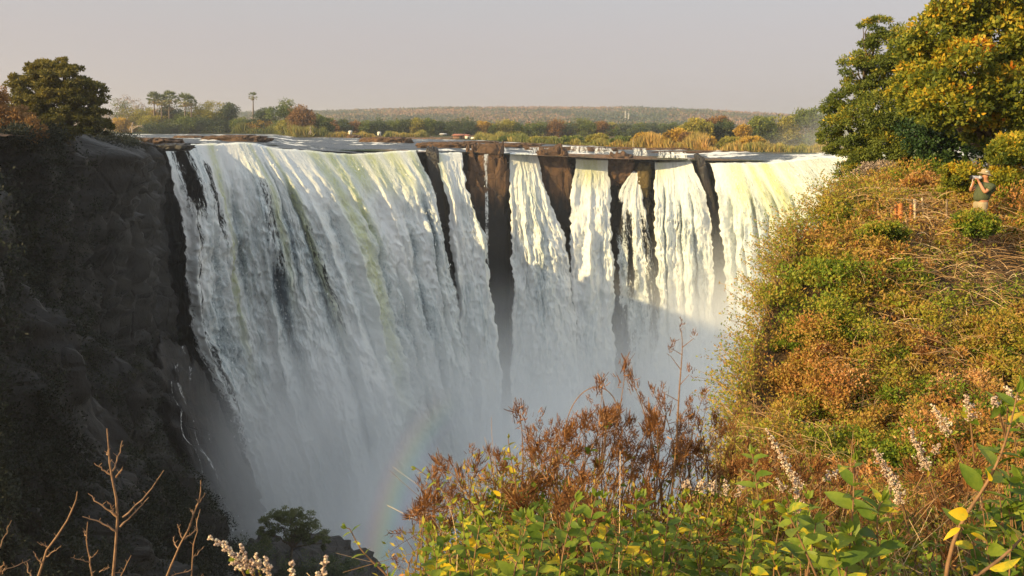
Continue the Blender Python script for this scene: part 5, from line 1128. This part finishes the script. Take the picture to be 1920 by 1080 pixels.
# ------------------------------------------------------------------ mist and haze
def volbox(name, V, F, dens, col, aniso, label):
    m, nt, b, N, L = newmat(name+'_air'); N.remove(b)
    pv = N.new('ShaderNodeVolumePrincipled'); pv.inputs['Color'].default_value = tuple(col)+(1,); pv.inputs['Anisotropy'].default_value = aniso
    if isinstance(dens, (int, float)): pv.inputs['Density'].default_value = dens
    else: L.new(dens(N, L), pv.inputs['Density'])
    L.new(pv.outputs[0], N['Material Output'].inputs['Volume'])
    o = mk(name, V, F, m); o['kind'] = 'stuff'; o['label'] = label; o['category'] = name
    return o
def box(x0, x1, y0, y1, z0, z1):
    V = np.array([(x, y, z) for x in (x0, x1) for y in (y0, y1) for z in (z0, z1)])
    return V, np.array([[0, 1, 3, 2], [4, 6, 7, 5], [0, 4, 5, 1], [2, 3, 7, 6], [0, 2, 6, 4], [1, 5, 7, 3]])
V, Fb = box(-15000, 15000, -120, 9200, -110, 130)
volbox('haze', V, Fb, .00022, (.95, .965, 1.0), .5, 'thin warm haze over the river and the far hills')
def mistd(N, L):
    geo = N.new('ShaderNodeNewGeometry'); P = geo.outputs['Position']
    sx = N.new('ShaderNodeSeparateXYZ'); L.new(P, sx.inputs[0])
    n = noise(N, L, mapping(N, L, P, (.045, .045, .03)), 1.0, 3, .6, .5)
    rise = math_(N, L, 'MULTIPLY', math_(N, L, 'MAXIMUM', math_(N, L, 'SUBTRACT', sx.outputs['X'], 26.0), 0.0), .62)   # mist stands higher to the right
    zz = math_(N, L, 'SUBTRACT', sx.outputs['Z'], rise)
    h = math_(N, L, 'MULTIPLY', math_(N, L, 'SUBTRACT', -29.0, zz), 1/50.0, True)
    h = math_(N, L, 'POWER', h, 1.2)
    t = math_(N, L, 'MULTIPLY', math_(N, L, 'SUBTRACT', n.outputs[0], .36), 3.2, True)
    return math_(N, L, 'MULTIPLY', math_(N, L, 'MULTIPLY', h, t), .115)
V, Fb = box(-48, 125, 118, 262, BOT, 10)
volbox('mist', V, Fb, mistd, (.96, .98, 1.0), .0, 'white spray rising from the foot of the falls')

# faint rainbow arc standing in the spray: its coloured light painted on a nearly clear sheet
def rainbow():
    pts = [(700, 1130), (712, 1040), (732, 950), (762, 870), (805, 800), (860, 745)]; k = 60; t = np.linspace(0, 1, len(pts)); tt = np.linspace(0, 1, k)
    px = np.polyval(np.polyfit(t, [p[0] for p in pts], 3), tt); py = np.polyval(np.polyfit(t, [p[1] for p in pts], 3), tt)
    C = np.array([at(a, b, 122.0) for a, b in zip(px, py)]); T = unit(np.gradient(C, axis=0)); Nn = np.cross(T, np.array((0, 1.0, 0))); w = np.linspace(-3.2, 3.2, 19)
    G = C[:, None]-Nn[:, None]*w[None, :, None]*-1; U = np.broadcast_to(np.linspace(0, 1, 19)[None], (k, 19)); fade = np.sin(np.clip(1-tt, 0, 1)*1.5)[:, None]*np.sin(U*math.pi)
    m, nt, b, N, L = newmat('rainbow_colours'); r = ramp(N, [(.1, (.35, .2, .9)), (.35, (.2, .75, .6)), (.55, (.75, .85, .15)), (.72, (1, .5, .1)), (.92, (.9, .1, .2))]); L.new(attr(N, 'band'), r.inputs[0])
    d = N.new('ShaderNodeBsdfTranslucent'); e = N.new('ShaderNodeBsdfDiffuse'); ad = N.new('ShaderNodeAddShader'); tr = N.new('ShaderNodeBsdfTransparent'); mx = N.new('ShaderNodeMixShader')
    for q in (d, e): L.new(r.outputs[0], q.inputs['Color'])
    L.new(d.outputs[0], ad.inputs[0]); L.new(e.outputs[0], ad.inputs[1]); L.new(math_(N, L, 'MULTIPLY', attr(N, 'fade'), .20), mx.inputs[0]); L.new(tr.outputs[0], mx.inputs[1]); L.new(ad.outputs[0], mx.inputs[2]); L.new(mx.outputs[0], N['Material Output'].inputs['Surface'])
    o = mk('rainbow', G.reshape(-1, 3), grid_faces(k, 19), m, smooth=True, attrs={'band': U.ravel(), 'fade': fade.ravel()}); tag(o, 'faint rainbow standing in the spray low before the falls', 'rainbow', kind='stuff')
rainbow()
